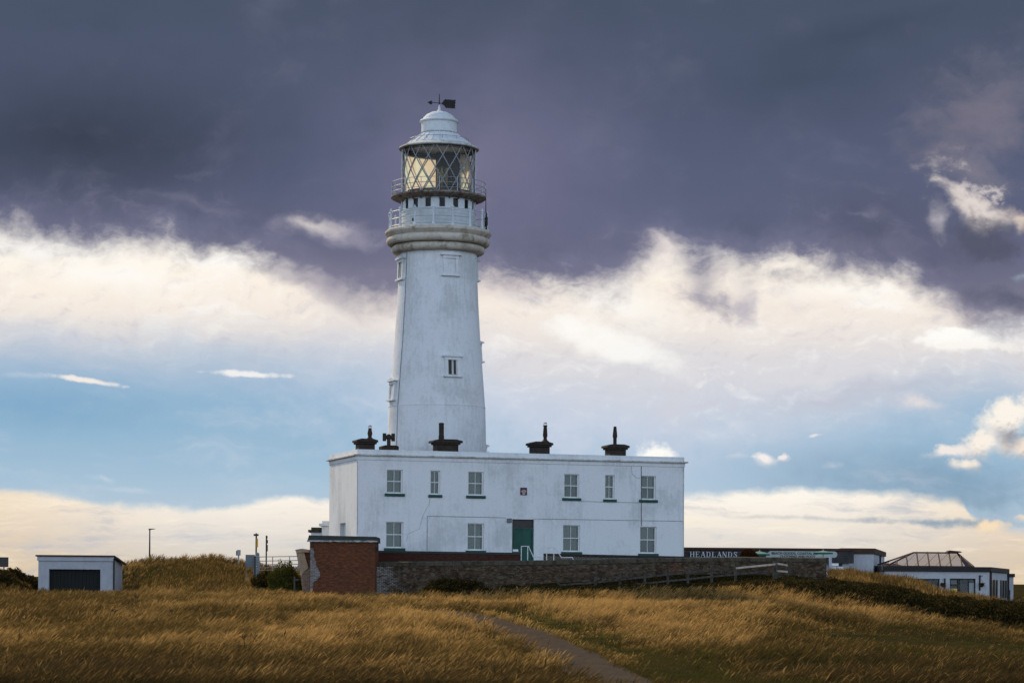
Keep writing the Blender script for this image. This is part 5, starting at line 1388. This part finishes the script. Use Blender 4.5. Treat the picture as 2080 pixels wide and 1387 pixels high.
# windows in the front wall
for k_, (a, b_, c_, d_) in enumerate(holes):
    f = MB(); t = 0.07
    f.box(a, a + t, 0.12, 0.2, c_, d_); f.box(b_ - t, b_, 0.12, 0.2, c_, d_); f.box(a + t, b_ - t, 0.12, 0.2, d_ - t, d_)
    if k_ == 1:
        for uu in (0.30, 0.36, 0.72): f.box(a + (b_ - a) * uu, a + (b_ - a) * (uu + 0.035), 0.13, 0.19, c_, d_ - t)
        f.box(a + t, a + (b_ - a) * 0.30, 0.14, 0.18, c_ + (d_ - c_) * 0.62, c_ + (d_ - c_) * 0.66)
    else:
        f.box(a + (b_ - a) * .36, a + (b_ - a) * .40, 0.13, 0.19, c_, d_ - t)
    w_ = f.build('window', 'fascia_black', CF)
    MB().quad((a, 0.17, c_), (b_, 0.17, c_), (b_, 0.17, d_), (a, 0.17, d_)).build('pane', 'pane', w_)
    if k_ == 1:
        MB().box(a + (b_ - a) * 0.755, b_ - t, 0.22, 0.24, c_, d_ - 0.28).build('inner_panel', 'shop_white', w_)
        MB().box(a + (b_ - a) * 0.40, a + (b_ - a) * 0.72, 0.4, 0.42, c_, d_ - 0.35).build('room_screen', 'tar_board', w_)
        pw = MB().box(a + t, a + (b_ - a) * 0.30, 0.145, 0.155, c_ + (d_ - c_) * 0.17, c_ + (d_ - c_) * 0.45).build('yellow_notice', 'notice_yellow', w_)
        xm0 = a + t + 0.14; zn = c_ + (d_ - c_) * 0.34
        em = MB(); em.tube([(xm0 + 0.09 * math.cos(q), 0.138, zn + 0.09 * math.sin(q)) for q in np.linspace(0, 6.28, 12, endpoint=False)], 0.018, 4, closed=True)
        em.prism([(xm0 - 0.05, zn - 0.17), (xm0 + 0.06, zn - 0.17), (xm0, zn - 0.1)], 0.132, 0.144); em.build('notice_mark', 'letter_dark', pw)
        MB().box(a + t, a + (b_ - a) * 0.30, 0.30, 0.31, c_ + (d_ - c_) * 0.70, c_ + (d_ - c_) * 0.9).build('blind', 'blind_beige', w_)
# glazed roof: hipped frame with bars
def rp(x_, y_, dep): q = at(x_, y_, DC + dep); return Vector((q.x - c0.x, dep, q.z - zc))
zb_ = zE1 + 0.01
ridge_d = 3.4
A = Vector((lc(1800.5, 1150)[0], 0.15, zb_)); B = Vector((lc(1979, 1149)[0], 0.15, zb_))
rl_ = rp(1856, 1122.5, ridge_d); rr_ = rp(1944, 1121.5, ridge_d); zrg = (rl_.z + rr_.z) / 2; rl_.z = zrg; rr_.z = zrg
C = Vector((lc(2004, 1150)[0], 7.0, zb_)); Dk = Vector((A.x, 7.0, zb_))
gl_ = MB(); gl_.add([A, B, rr_, rl_], [(0, 1, 2, 3)]); gl_.add([B, C, rr_], [(0, 1, 2)]); gl_.add([C, Dk, rl_, rr_], [(0, 1, 2, 3)]); gl_.add([Dk, A, rl_], [(0, 1, 2)])
RG = gl_.build('glass_roof', 'roof_glass', CF)
fr = MB(); T = 0.055
for p, q in ((A, B), (B, C), (C, Dk), (Dk, A), (A, rl_), (Dk, rl_), (B, rr_), (C, rr_), (rl_, rr_)): fr.tube([p, q], T, 6)
def bar_front(xb, full=True):
    b0 = Vector((xb, 0.15, zb_))
    # meets the ridge or a hip; bars lean with the slope
    ln = M(12.3, DC)
    if rl_.x - ln - 0.05 <= xb <= rr_.x - ln + 0.05: e = Vector((xb + ln, ridge_d, zrg))
    elif xb < rl_.x - ln: e = A.lerp(rl_, (xb - A.x) / (rl_.x - ln - A.x))
    else: e = B.lerp(rr_, (B.x - xb) / (B.x - rr_.x + ln))
    return b0, e
for x_ in (1823, 1844, 1866, 1888.5, 1910.8, 1933, 1955.4):
    xb = lc(x_, 1150)[0]; p, q = bar_front(xb); fr.tube([p + Vector((0, 0, .03)), q + Vector((0, 0, .03))], 0.05, 5)
    p2 = Vector((p.x, 7.0, p.z)); q2 = Vector((q.x, 7.15 - q.y, q.z)); fr.tube([p2, q2 if q.z < zrg - 0.01 else q], 0.015, 4)
for t_ in (0.25, 0.5, 0.75):
    p = B.lerp(C, t_); fr.tube([p, rr_.lerp(C if t_ > .5 else B, abs(t_ - .5) * 1.1)], 0.045, 5)
fr.build('roof_frame', 'fascia_brown', RG)
lt_ = MB(); m0 = rp(1924, 1119, ridge_d); m1 = rp(1950, 1120.5, ridge_d); mt = rp(1926, 1117, ridge_d)
lt_.prism([(rp(1921, 1121.5, ridge_d).x, zrg + 0.02), (rp(1952, 1121.5, ridge_d).x, zrg + 0.02), (rp(1948, 0, ridge_d).x, zrg + 0.10), (rp(1926, 0, ridge_d).x, zrg + 0.16)], ridge_d - 0.5, ridge_d + 0.5)
lt_.build('ridge_vent', 'fascia_brown', RG)
# wall brackets with baskets on the cafe
for x_, y_, nm in ((1915.5, 1187, 'dark hanging basket on cafe wall between the two windows'), (1994, 1187, 'dark hanging basket on cafe wall right of the yellow notice window')):
    hanging_basket(x_, y_, DC - 0.35, 5, nm, 'hanging baskets on the white walls')
p = lc(1990, 1180)
bk = MB(); bk.box(p[0] - 0.05, p[0] + 0.05, -0.05, 0, p[1] - 0.6, p[1] + 0.4); bk.tube([(p[0], -0.05, p[1] + 0.35), (p[0] + 0.15, -0.35, p[1] + 0.35)], 0.02, 5)
p = lc(1919, 1180); bk.box(p[0] - 0.05, p[0] + 0.05, -0.05, 0, p[1] - 0.6, p[1] + 0.2); bk.tube([(p[0], -0.05, p[1] + 0.18), (p[0] - 0.1, -0.35, p[1] + 0.18)], 0.02, 5)
bk.build('wall_bracket', 'fascia_black', CF)
# distant roofs behind
def farhouse(x0, x1, yr_, ye, D, label):
    a = at(x0, ye, D); b_ = at(x1, ye, D); zt_ = at((x0 + x1) / 2, yr_, D).z; gzv = gz(a.x, D) - 0.5
    t = thing('house', label, 'house', (a.x, D, gzv), group='far houses')
    w_ = b_.x - a.x; he = a.z - gzv
    MB().box(0, w_, 0, 5, 0, he).build('wall', 'shop_white', t)
    r_ = MB(); r_.add([(-.2, -.2, he), (w_ + .2, -.2, he), (w_ + .2, 5.2, he), (-.2, 5.2, he), (w_ * .25, 2.5, zt_ - gzv), (w_ * .8, 2.5, zt_ - gzv)], [(0, 1, 5, 4), (1, 2, 5), (2, 3, 4, 5), (3, 0, 4), (3, 2, 1, 0)])
    r_.build('roof', 'roof_tile_red', t)
farhouse(1797, 1835, 1143, 1150, 215, 'far house roof showing between storage block and cafe roof')
farhouse(2070, 2110, 1210, 1214, 260, 'tiny far house at right edge beyond the brambles')

# ------------------------------------------------------------------ garage on the left
DG = 150.0
g0 = at(77.5, 1200, DG); zg0 = gz(at(150, 1200, DG).x, DG) - 0.35
GR = thing('garage', 'low white garage with open black doorway in long grass', 'garage', (g0.x, DG, zg0))
lg = lambda x_, y_, D=DG: (at(x_, y_, D).x - g0.x, at(x_, y_, D).z - zg0)
wG = lg(229.5, 1180)[0]; zt_ = (lg(80, 1130)[1] + lg(228, 1130)[1]) / 2; DRg = 158.5; yRg = DRg - DG
xRg = at(248.3, 1180, DRg).x - g0.x; zRt = at(249, 1145, DRg).z - zg0
a, d1 = lg(99.3, 1155.2); b_, _ = lg(204, 1155.2)
mb = MB(); wall_holes(mb, 0, wG, 0, zt_, [(a, b_, 0.0, d1)], 0, 0.25)
mb.add([(wG, 0, 0), (xRg, yRg, 0), (xRg, yRg, zRt), (wG, 0, zt_ - 0.12)], [(0, 1, 2, 3)]); mb.add([(0, yRg, 0), (0, 0, 0), (0, 0, zt_), (0, yRg, zRt)], [(0, 1, 2, 3)])
mb.add([(xRg, yRg, 0), (0, yRg, 0), (0, yRg, zRt), (xRg, yRg, zRt)], [(0, 1, 2, 3)])
mb.build('wall', 'garage_white', GR)
dr = MB()
for i in range(14):
    x0_ = a + (b_ - a) * i / 14; x1_ = a + (b_ - a) * (i + 1) / 14 - 0.012
    dr.box(x0_, x1_, 0.255, 0.30, 0, d1)
dr.build('door', 'garage_door', GR)
rf = MB(); rf.hexa([(-0.15, -0.18, zt_ + 0.0), (wG + 0.12, -0.18, zt_), (xRg + 0.15, yRg, zRt + 0.02), (-0.15, yRg, zRt + 0.02), (-0.15, -0.18, zt_ + 0.09), (wG + 0.12, -0.18, zt_ + 0.09), (xRg + 0.15, yRg, zRt + 0.11), (-0.15, yRg, zRt + 0.11)])
rf.build('roof', 'fascia_brown', GR, bevel=0.01)
MB().box(-0.06, wG + 0.06, -0.09, -0.002, zt_ - 0.26, zt_ - 0.004).build('fascia', 'garage_white', GR, bevel=0.01)
MB().hexa([(wG + .14, -.1, zt_ - .10), (wG + .24, -.1, zt_ - .10), (xRg + .26, yRg, zRt - .1), (xRg + .16, yRg, zRt - .1), (wG + .14, -.1, zt_ - .0), (wG + .26, -.1, zt_ - .0), (xRg + .28, yRg, zRt), (xRg + .16, yRg, zRt)]).build('gutter', 'fascia_brown', GR)
MB().tube([(wG + 0.06, -0.06, 0), (wG + 0.06, -0.06, zt_ - 0.1)], 0.05, 8).build('downpipe', 'fascia_black', GR, 40)

# ------------------------------------------------------------------ small things on the left
def onground(x_, D): q = at(x_, 1200, D); return (q.x, D, gz(q.x, D))
def P_(name, label, cat, x_, D, group=None):
    l_ = onground(x_, D); t = thing(name, label, cat, l_, group=group)
    return t, (lambda xx, yy: (at(xx, yy, D).x - l_[0], at(xx, yy, D).z - l_[2]))
t, f = P_('street_lamp', 'tall thin street lamp with flat head behind grassy mound', 'street lamp', 303.3, 190)
h_ = f(303, 1074.5)[1]
MB().tube([(0, 0, -0.3), (0, 0, 1.2), (0, 0, h_)], [0.07, 0.06, 0.045], 8).build('pole', 'vane_black', t, 40)
MB().hexa([(-.08, -.1, h_ - .06), (f(314.5, 0)[0], -.1, h_ + .02), (f(314.5, 0)[0], .1, h_ + .02), (-.08, .1, h_ - .06), (-.08, -.09, h_ + .05), (f(314.5, 0)[0], -.08, h_ + .05), (f(314.5, 0)[0], .08, h_ + .05), (-.08, .09, h_ + .05)]).build('lamp_head', 'vane_black', t)
t, f = P_('road_sign', 'dark back of a square sign on post at left edge', 'sign', 5, 168)
MB().box(f(-14, 0)[0], f(17, 0)[0], -0.03, 0.03, f(0, 1151)[1], f(0, 1131)[1]).build('sign_plate', 'transom_dark', t)
MB().tube([(f(7.5, 0)[0], 0.06, -0.2), (f(7.5, 0)[0], 0.06, f(0, 1134)[1])], 0.05, 8).build('post', 'galv', t, 40)
t, f = P_('stone_bollard', 'short round-topped stone pillar left of the garage', 'bollard', 66.5, 158)
h_ = f(66, 1167)[1]; r_ = M(4.3, 158)
MB().lathe([(r_ * 1.05, -0.2), (r_ * 1.05, h_ * .45), (r_ * .8, h_ * .5), (r_ * .8, h_ * .82), (r_ * .6, h_ * .94), (0.02, h_)], 16).build('pillar', 'bollard_stone', t, 40)
t, f = P_('viewing_telescope', 'small post with dark box top on the mound crest', 'post', 484, 170)
h_ = f(484, 1115)[1]
MB().tube([(0, 0, -0.2), (0, 0, h_ - .3)], 0.05, 8).build('post', 'galv', t, 40)
MB().box(-.10, .13, -.1, .1, h_ - .42, h_ - .04).build('head', 'galv', t, bevel=0.03)
MB().box(-.16, -.105, -.08, .08, h_ - .42, h_ - .10).build('dark_face', 'vane_black', t)
t, f = P_('utility_cabinet', 'pale grey utility cabinet beside grey post on mound', 'cabinet', 506, 152)
MB().box(f(498.5, 0)[0], f(516.5, 0)[0], 0, .45, f(506, 1152)[1], f(506, 1126)[1]).build('body', 'grey_box', t, bevel=0.02)
MB().box(f(499, 0)[0], f(500.5, 0)[0], 0.05, .1, -0.2, f(506, 1152)[1]).build('leg', 'grey_box', t); MB().box(f(514, 0)[0], f(515.5, 0)[0], 0.05, .1, -0.2, f(506, 1152)[1]).build('leg', 'grey_box', t)
MB().box(f(500, 0)[0], f(515, 0)[0], -0.012, -0.001, f(506, 1148)[1], f(506, 1128)[1]).build('door', 'grey_box', t)
t, f = P_('grey_post', 'thick grey bollard post right of the utility cabinet', 'post', 521, 151.4)
h_ = f(521, 1121.5)[1]
MB().lathe([(.11, -0.3), (.11, h_ - .1), (.08, h_ - .03), (.02, h_)], 12, f(523, 0)[0], 0).build('post', 'grey_box', t, 40)
pb = MB()
for k_ in range(7): pb.lathe([(.112, f(521, 1155 - k_ * 5)[1]), (.114, f(521, 1154.6 - k_ * 5)[1]), (.114, f(521, 1154 - k_ * 5)[1]), (.112, f(521, 1153.6 - k_ * 5)[1])], 12, f(523, 0)[0], 0)
pb.build('band', 'coping_edge', t)
MB().box(f(516.2, 0)[0], f(520, 0)[0], -.05, .05, -0.3, f(521, 1129)[1]).build('side_post', 'transom_dark', t)
t, f = P_('signpost', 'wooden signpost with crossboard and yellow notice above grey post', 'signpost', 519.7, 155)
MB().tube([(0, 0, -0.3), (0, 0, f(519, 1082.5)[1])], 0.05, 8).build('post', 'weathered_wood', t, 40)
MB().box(f(514.8, 0)[0], f(525, 0)[0], -.08, -.05, f(0 + 520, 1088)[1], f(520, 1084)[1]).build('crossboard', 'weathered_wood', t)
MB().box(f(520.8, 0)[0], f(523.6, 0)[0], -.06, .06, f(520, 1111)[1], f(520, 1093.5)[1]).build('notice_board', 'yellow_plate', t)
t, f = P_('signpost', 'slim post carrying three small boards on its right side', 'signpost', 540.3, 156)
MB().tube([(0, 0, -0.3), (0, 0, f(540, 1087)[1])], 0.045, 8).build('post', 'weathered_wood', t, 40)
for ya, yb, xx in ((1093, 1088, 543), (1103, 1096, 543.8), (1119, 1106, 543.6)):
    MB().box(0.03, f(xx, 0)[0], -.05, .05, f(540, ya)[1], f(540, yb)[1]).build('board', 'weathered_wood', t)
# metal gate
DGt = 150.0
t, f = P_('metal_gate', 'grey tubular metal field gate between grey post and buttress', 'gate', 525, DGt)
x0_, x1_ = 0.05, f(607, 0)[0]
gt = MB()
for ya, yb in ((1130.5, 1129.3), (1139, 1137.5), (1146.5, 1145.3), (1152.5, 1151.5), (1158, 1157.5)):
    gt.tube([(x0_, 0, f(530, ya)[1]), (x1_, 0, f(605, yb)[1])], 0.024, 6)
gt.build('bar', 'galv', t, 40)
up_ = MB()
for xx in (526.5, 553.8, 588, 606): up_.tube([(f(xx, 0)[0], 0, f(xx, 1159)[1]), (f(xx, 0)[0], 0, f(xx, 1130)[1])], 0.028, 6)
up_.build('upright', 'galv', t, 40)
t, f = P_('marker_post', 'short dark post with bracket in front of green bush', 'post', 598, 142.6)
MB().tube([(0, 0, -0.3), (0, 0, f(598, 1170)[1])], 0.055, 8).build('post', 'transom_dark', t, 40)
MB().box(0.0, f(608, 0)[0], -.03, .04, f(600, 1178)[1], f(600, 1175)[1]).build('bracket', 'transom_dark', t)

# ------------------------------------------------------------------ grass
rg = np.random.default_rng(77)
def patchmap(x, y):
    """tone (straw brightness), green, brown in 0..1 from where the blade grows"""
    c = CX + F * x / y
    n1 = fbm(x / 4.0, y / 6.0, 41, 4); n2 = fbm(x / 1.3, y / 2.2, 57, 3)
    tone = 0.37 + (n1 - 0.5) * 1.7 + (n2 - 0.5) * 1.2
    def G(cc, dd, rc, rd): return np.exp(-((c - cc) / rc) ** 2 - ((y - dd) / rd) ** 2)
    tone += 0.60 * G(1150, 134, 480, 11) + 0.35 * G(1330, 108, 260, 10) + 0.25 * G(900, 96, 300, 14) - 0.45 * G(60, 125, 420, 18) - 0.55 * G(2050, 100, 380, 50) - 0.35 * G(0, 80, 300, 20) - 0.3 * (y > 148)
    tone -= 0.35 * np.clip((92 - y) / 16, 0, 1)  # vignette painted in: nearest blades darkened in colour toward the frame bottom
    green = 0.05 + np.clip((n2 - 0.54) * 3.2, 0, 0.7) + 0.85 * G(740, 127, 130, 2.6) + 0.95 * G(1950, 108, 330, 11) + 0.4 * G(2080, 85, 300, 14) + 0.45 * G(280, 128, 330, 6) + 0.5 * G(560, 150, 60, 5) + 0.7 * G(330, 158, 90, 3) * (y > 145) + 0.4 * G(420, 164, 60, 4)
    pu = path_u(x, y)
    green += 0.85 * np.exp(-((pu - 2.4) / 1.4) ** 2) * (y < 118) + 0.5 * G(1650, 88, 200, 5) + 0.6 * G(1560, 78, 300, 5)
    brown = np.clip((fbm(x / 2.0, y / 3.0, 73, 3) - 0.60) * 3.5, 0, 0.8) + 0.5 * np.clip((86 - y) / 12, 0, 1) + 0.5 * G(60, 76, 600, 8) + 0.5 * G(2080, 80, 420, 14) + 0.35 * G(150, 120, 250, 5)  # near edge and lower corners browned too, imitating the vignette
    return np.clip(tone, 0, 1), np.clip(green, 0, 1), np.clip(brown, 0, 0.9)
def blades(N, ylo, yhi, clo, chi, L0, seed, keep):
    rg = np.random.default_rng(seed)
    y = np.sqrt(rg.uniform(ylo ** 2, yhi ** 2, N)) if ylo < 120 else rg.uniform(ylo, yhi, N)
    c = rg.uniform(clo, chi, N); x = (c - CX) / F * y
    k = keep(x, y, c); x, y, c = x[k], y[k], c[k]
    return x, y, c
def inside(x, y):
    """footprints with no grass"""
    c = CX + F * x / y
    r = np.zeros(len(x), bool)
    r |= (y > 143.4) & (c > 627) & (c < 1682) & (y < 172)
    r |= (y > DG - 0.1) & (y < DG + 9) & (c > 76) & (c < 250)
    r |= (y > 163) & (c > 1700) & (c < 2062)
    return r
def make_grass(x, y, L, lean0, wid, name, tuft=0.45):
    n = len(x)
    # part of the blades stand in tufts that share lean, height and colour
    nt_ = max(1, n // 45); ti = rg.integers(0, nt_, n); src = rg.integers(0, n, nt_)
    it = rg.uniform(0, 1, n) < tuft
    tx_, ty_ = x[src][ti], y[src][ti]
    sp = rg.normal(0, 0.13, (2, n))
    x = np.where(it, tx_ + sp[0], x); y = np.where(it, ty_ + sp[1], y); L = np.where(it, L[src][ti] * 1.15, L)
    trnd = rg.uniform(-1, 1, nt_)[ti] * it; tl = rg.normal(0, 0.16, nt_)[ti] * it
    ok = ~inside(x, y); 
    x, y, L, trnd, tl = x[ok], y[ok], L[ok], trnd[ok], tl[ok]; n = len(x)
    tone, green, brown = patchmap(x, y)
    g0 = (rg.uniform(0, 1, n) < green).astype(float) * rg.uniform(0.5, 1, n)
    b0 = (rg.uniform(0, 1, n) < brown).astype(float) * rg.uniform(0.5, 1, n)
    L = L * np.where(g0 > 0, 0.6, 1.0) * rg.uniform(0.5, 1.25, n)
    z0 = ground(x, y)
    gust = (fbm(x / 5.0 + 50, y / 5.0, 91, 2) - 0.5) * 0.4
    lean = np.clip(lean0 + gust + tl + rg.normal(0, 0.13, n), 0.05, 1.35)          # angle from the vertical
    az = np.where(rg.uniform(0, 1, n) < 0.22, rg.uniform(-3.14, 3.14, n), rg.normal(0.0, 0.32, n))                                              # wind blows to +X
    dx = np.cos(az); dy = np.sin(az)
    yaw = rg.uniform(0, math.pi, n) * 0.6 - 0.5
    side = np.stack([np.cos(yaw), np.sin(yaw), np.zeros(n)], 1)
    seedy = (rg.uniform(0, 1, n) < 0.42) & (g0 == 0)
    a1 = lean * 0.62; a2 = lean * 1.05; a3 = lean * 1.22
    def dv_(a): return np.stack([dx * np.sin(a), dy * np.sin(a), np.cos(a)], 1)
    base = np.stack([x, y, z0 - 0.03], 1)
    f1 = np.where(seedy, 0.50, 0.45)[:, None] * L[:, None]
    mid = base + dv_(a1) * f1
    up_ = mid + dv_(a2) * np.where(seedy, 0.24, 0.30)[:, None] * L[:, None]
    tip = up_ + dv_(a3) * np.where(seedy, 0.26, 0.25)[:, None] * L[:, None]
    w = (wid * rg.uniform(0.6, 1.3, n))[:, None]
    wb_ = np.where(seedy, 0.30, 0.5)[:, None] * w; wm = np.where(seedy, 0.25, 0.42)[:, None] * w; wu = np.where(seedy, 0.80, 0.28)[:, None] * w
    V = np.stack([base - side * wb_, base + side * wb_, mid + side * wm, mid - side * wm, up_ + side * wu, up_ - side * wu, tip], 1).reshape(-1, 3)
    k = np.arange(n)[:, None] * 7
    loops = np.concatenate([k + np.array([0, 1, 2, 3]), k + np.array([3, 2, 4, 5]), k + np.array([5, 4, 6])], 1).ravel()
    me = bpy.data.meshes.new(name)
    me.vertices.add(7 * n); me.vertices.foreach_set('co', V.astype(np.float32).ravel())
    me.loops.add(11 * n); me.loops.foreach_set('vertex_index', loops.astype(np.int32))
    me.polygons.add(3 * n); st_ = np.stack([np.arange(n) * 11, np.arange(n) * 11 + 4, np.arange(n) * 11 + 8], 1).ravel(); me.polygons.foreach_set('loop_start', st_.astype(np.int32))
    me.update(calc_edges=True)
    ca = me.color_attributes.new('tone', 'BYTE_COLOR', 'POINT')
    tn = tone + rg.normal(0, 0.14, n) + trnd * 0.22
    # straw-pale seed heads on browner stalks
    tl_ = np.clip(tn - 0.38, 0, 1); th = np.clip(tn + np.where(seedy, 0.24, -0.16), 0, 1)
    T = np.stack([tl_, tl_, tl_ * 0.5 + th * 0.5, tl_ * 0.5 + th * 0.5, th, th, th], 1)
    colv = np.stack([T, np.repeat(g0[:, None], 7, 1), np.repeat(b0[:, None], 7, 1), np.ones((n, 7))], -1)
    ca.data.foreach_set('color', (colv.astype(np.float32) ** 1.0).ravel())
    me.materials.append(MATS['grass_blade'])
    o = bpy.data.objects.new(name, me); COL.objects.link(o); tag(o, kind='stuff'); return o
def keep_field(x, y, c):
    pu = np.abs(path_u(x, y)); onpath = (pu < 0.85 + 0.3 * (fbm(x * 2, y * 2, 7) - 0.5)) & (y < 123)
    thin = ((np.abs(pu) < 1.5) & (y < 123) & (np.random.default_rng(1).uniform(0, 1, len(x)) < 0.45))
    return ~(onpath | thin | inside(x, y) | ((c > 1020) & (y > 142.5)))
x, y, c = blades(540000, 66, 146, -220, 2300, 0.5, 5, keep_field)
Ls = 0.50 * (0.75 + 0.6 * fbm(x / 3.0, y / 4.0, 15, 3))
short = np.clip(np.exp(-((c - 1900) / 260) ** 2 - ((y - 108) / 13) ** 2) * 1.1 + 0.9 * np.exp(-((c - 760) / 110) ** 2 - ((y - 127) / 2.5) ** 2), 0, 0.78)
pu = path_u(x, y); short = np.maximum(short, 0.75 * np.exp(-((pu - 2.4) / 1.3) ** 2) * (y < 118)); short = np.maximum(short, 0.55 * np.exp(-((pu + 1.9) / 0.5) ** 2) * (y < 118))
Ls = Ls * (0.78 + 0.5 * fbm(x / 0.8, y / 1.0, 44, 2))
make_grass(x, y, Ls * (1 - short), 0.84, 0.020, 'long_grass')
def keep_mound(x, y, c):
    k = ~inside(x, y)
    k &= (c < 640) | (c > 1600)
    k &= ~((c > 55) & (c < 78) & (y > 146))
    return k
x, y, c = blades(230000, 144.5, 181, -220, 2300, 0.5, 6, keep_mound)
make_grass(x, y, 0.42 * (0.7 + 0.7 * fbm(x / 2.0, y / 3.0, 19, 3)), 0.5, 0.021, 'mound_grass')
def one(xx): return np.ones_like(xx)
x, y, c = blades(3800, 70, 138, -220, 2300, 0.5, 31, lambda x, y, c: keep_field(x, y, c) & (fbm(x / 5.0, y / 5.0, 88, 2) > 0.5))
_pm = patchmap
def patchmap(x, y): t_, g_, b_ = _pm(x, y); return t_ * 0.2, g_ * 0, one(x)
make_grass(x, y, 0.58 * one(x), 0.35, 0.034, 'dry_weeds', 0.0)
patchmap = _pm
# grass growing through the bramble bank
def keep_b(x, y, c): return (c > 1560) & ~inside(x, y)
x, y, c = blades(70000, 145.5, 152, 1500, 2300, 0.5, 8, keep_b)
make_grass(x, y, 0.6 * (0.7 + 0.7 * fbm(x / 1.5, y / 2.0, 23, 3)), 0.35, 0.020, 'bank_grass')

# dead umbel stalks standing in the grass
def umbel(cxp, D, h, label, seed):
    l_ = onground(cxp, D); rnd = random.Random(seed)
    t = thing('dead_hogweed', label, 'dead plant', l_, group='dead umbel plants in the grass')
    st_ = MB(); hd = MB()
    for s_ in range(rnd.choice((2, 2, 3))):
        ax = rnd.uniform(-0.12, 0.12); top = Vector((ax * 2.2 + 0.1, rnd.uniform(-.1, .1), h * rnd.uniform(0.85, 1.0)))
        st_.tube([(ax * 0.3, 0, -0.05), (ax, 0, h * 0.5), top], [0.014, 0.011, 0.008], 5)
        for k_ in range(12):
            a = rnd.uniform(0, 6.28); r_ = rnd.uniform(0.04, 0.17)
            e = top + Vector((r_ * math.cos(a), r_ * math.sin(a), 0.10 + rnd.uniform(-0.03, 0.03)))
            st_.tube([top, e], 0.004, 3)
            for q in range(4):
                p = e + Vector((rnd.uniform(-.03, .03), rnd.uniform(-.03, .03), rnd.uniform(-.01, .02))); u1 = Vector((rnd.uniform(-1, 1), rnd.uniform(-1, 1), rnd.uniform(-.4, .4))).normalized() * .018; u2 = u1.cross(Vector((0, 0, 1))).normalized() * 0.014
                hd.quad(p - u1, p + u2, p + u1, p - u2)
    st_.build('stalk', 'stem_brown', t); hd.build('seed_head', 'stem_brown', t)
for i, (cxp, D, h, lb) in enumerate(((505, 84, 0.78, 'dead forked umbel plant standing highest in the near grass'), (498, 108, 0.8, 'dead umbel stalk right of centre in the left field'), (281, 115, 0.85, 'dark dead umbel in front of the garage side wall'),
                                    (225, 106, 0.65, 'dead weed clump in grass below the garage doorway'), (337, 108, 0.6, 'thin dead weed stalk between the two taller umbels'), (445, 104, 0.55, 'small dead weed left of the field centre'))):
    umbel(cxp, D, h, lb, 10 + i)
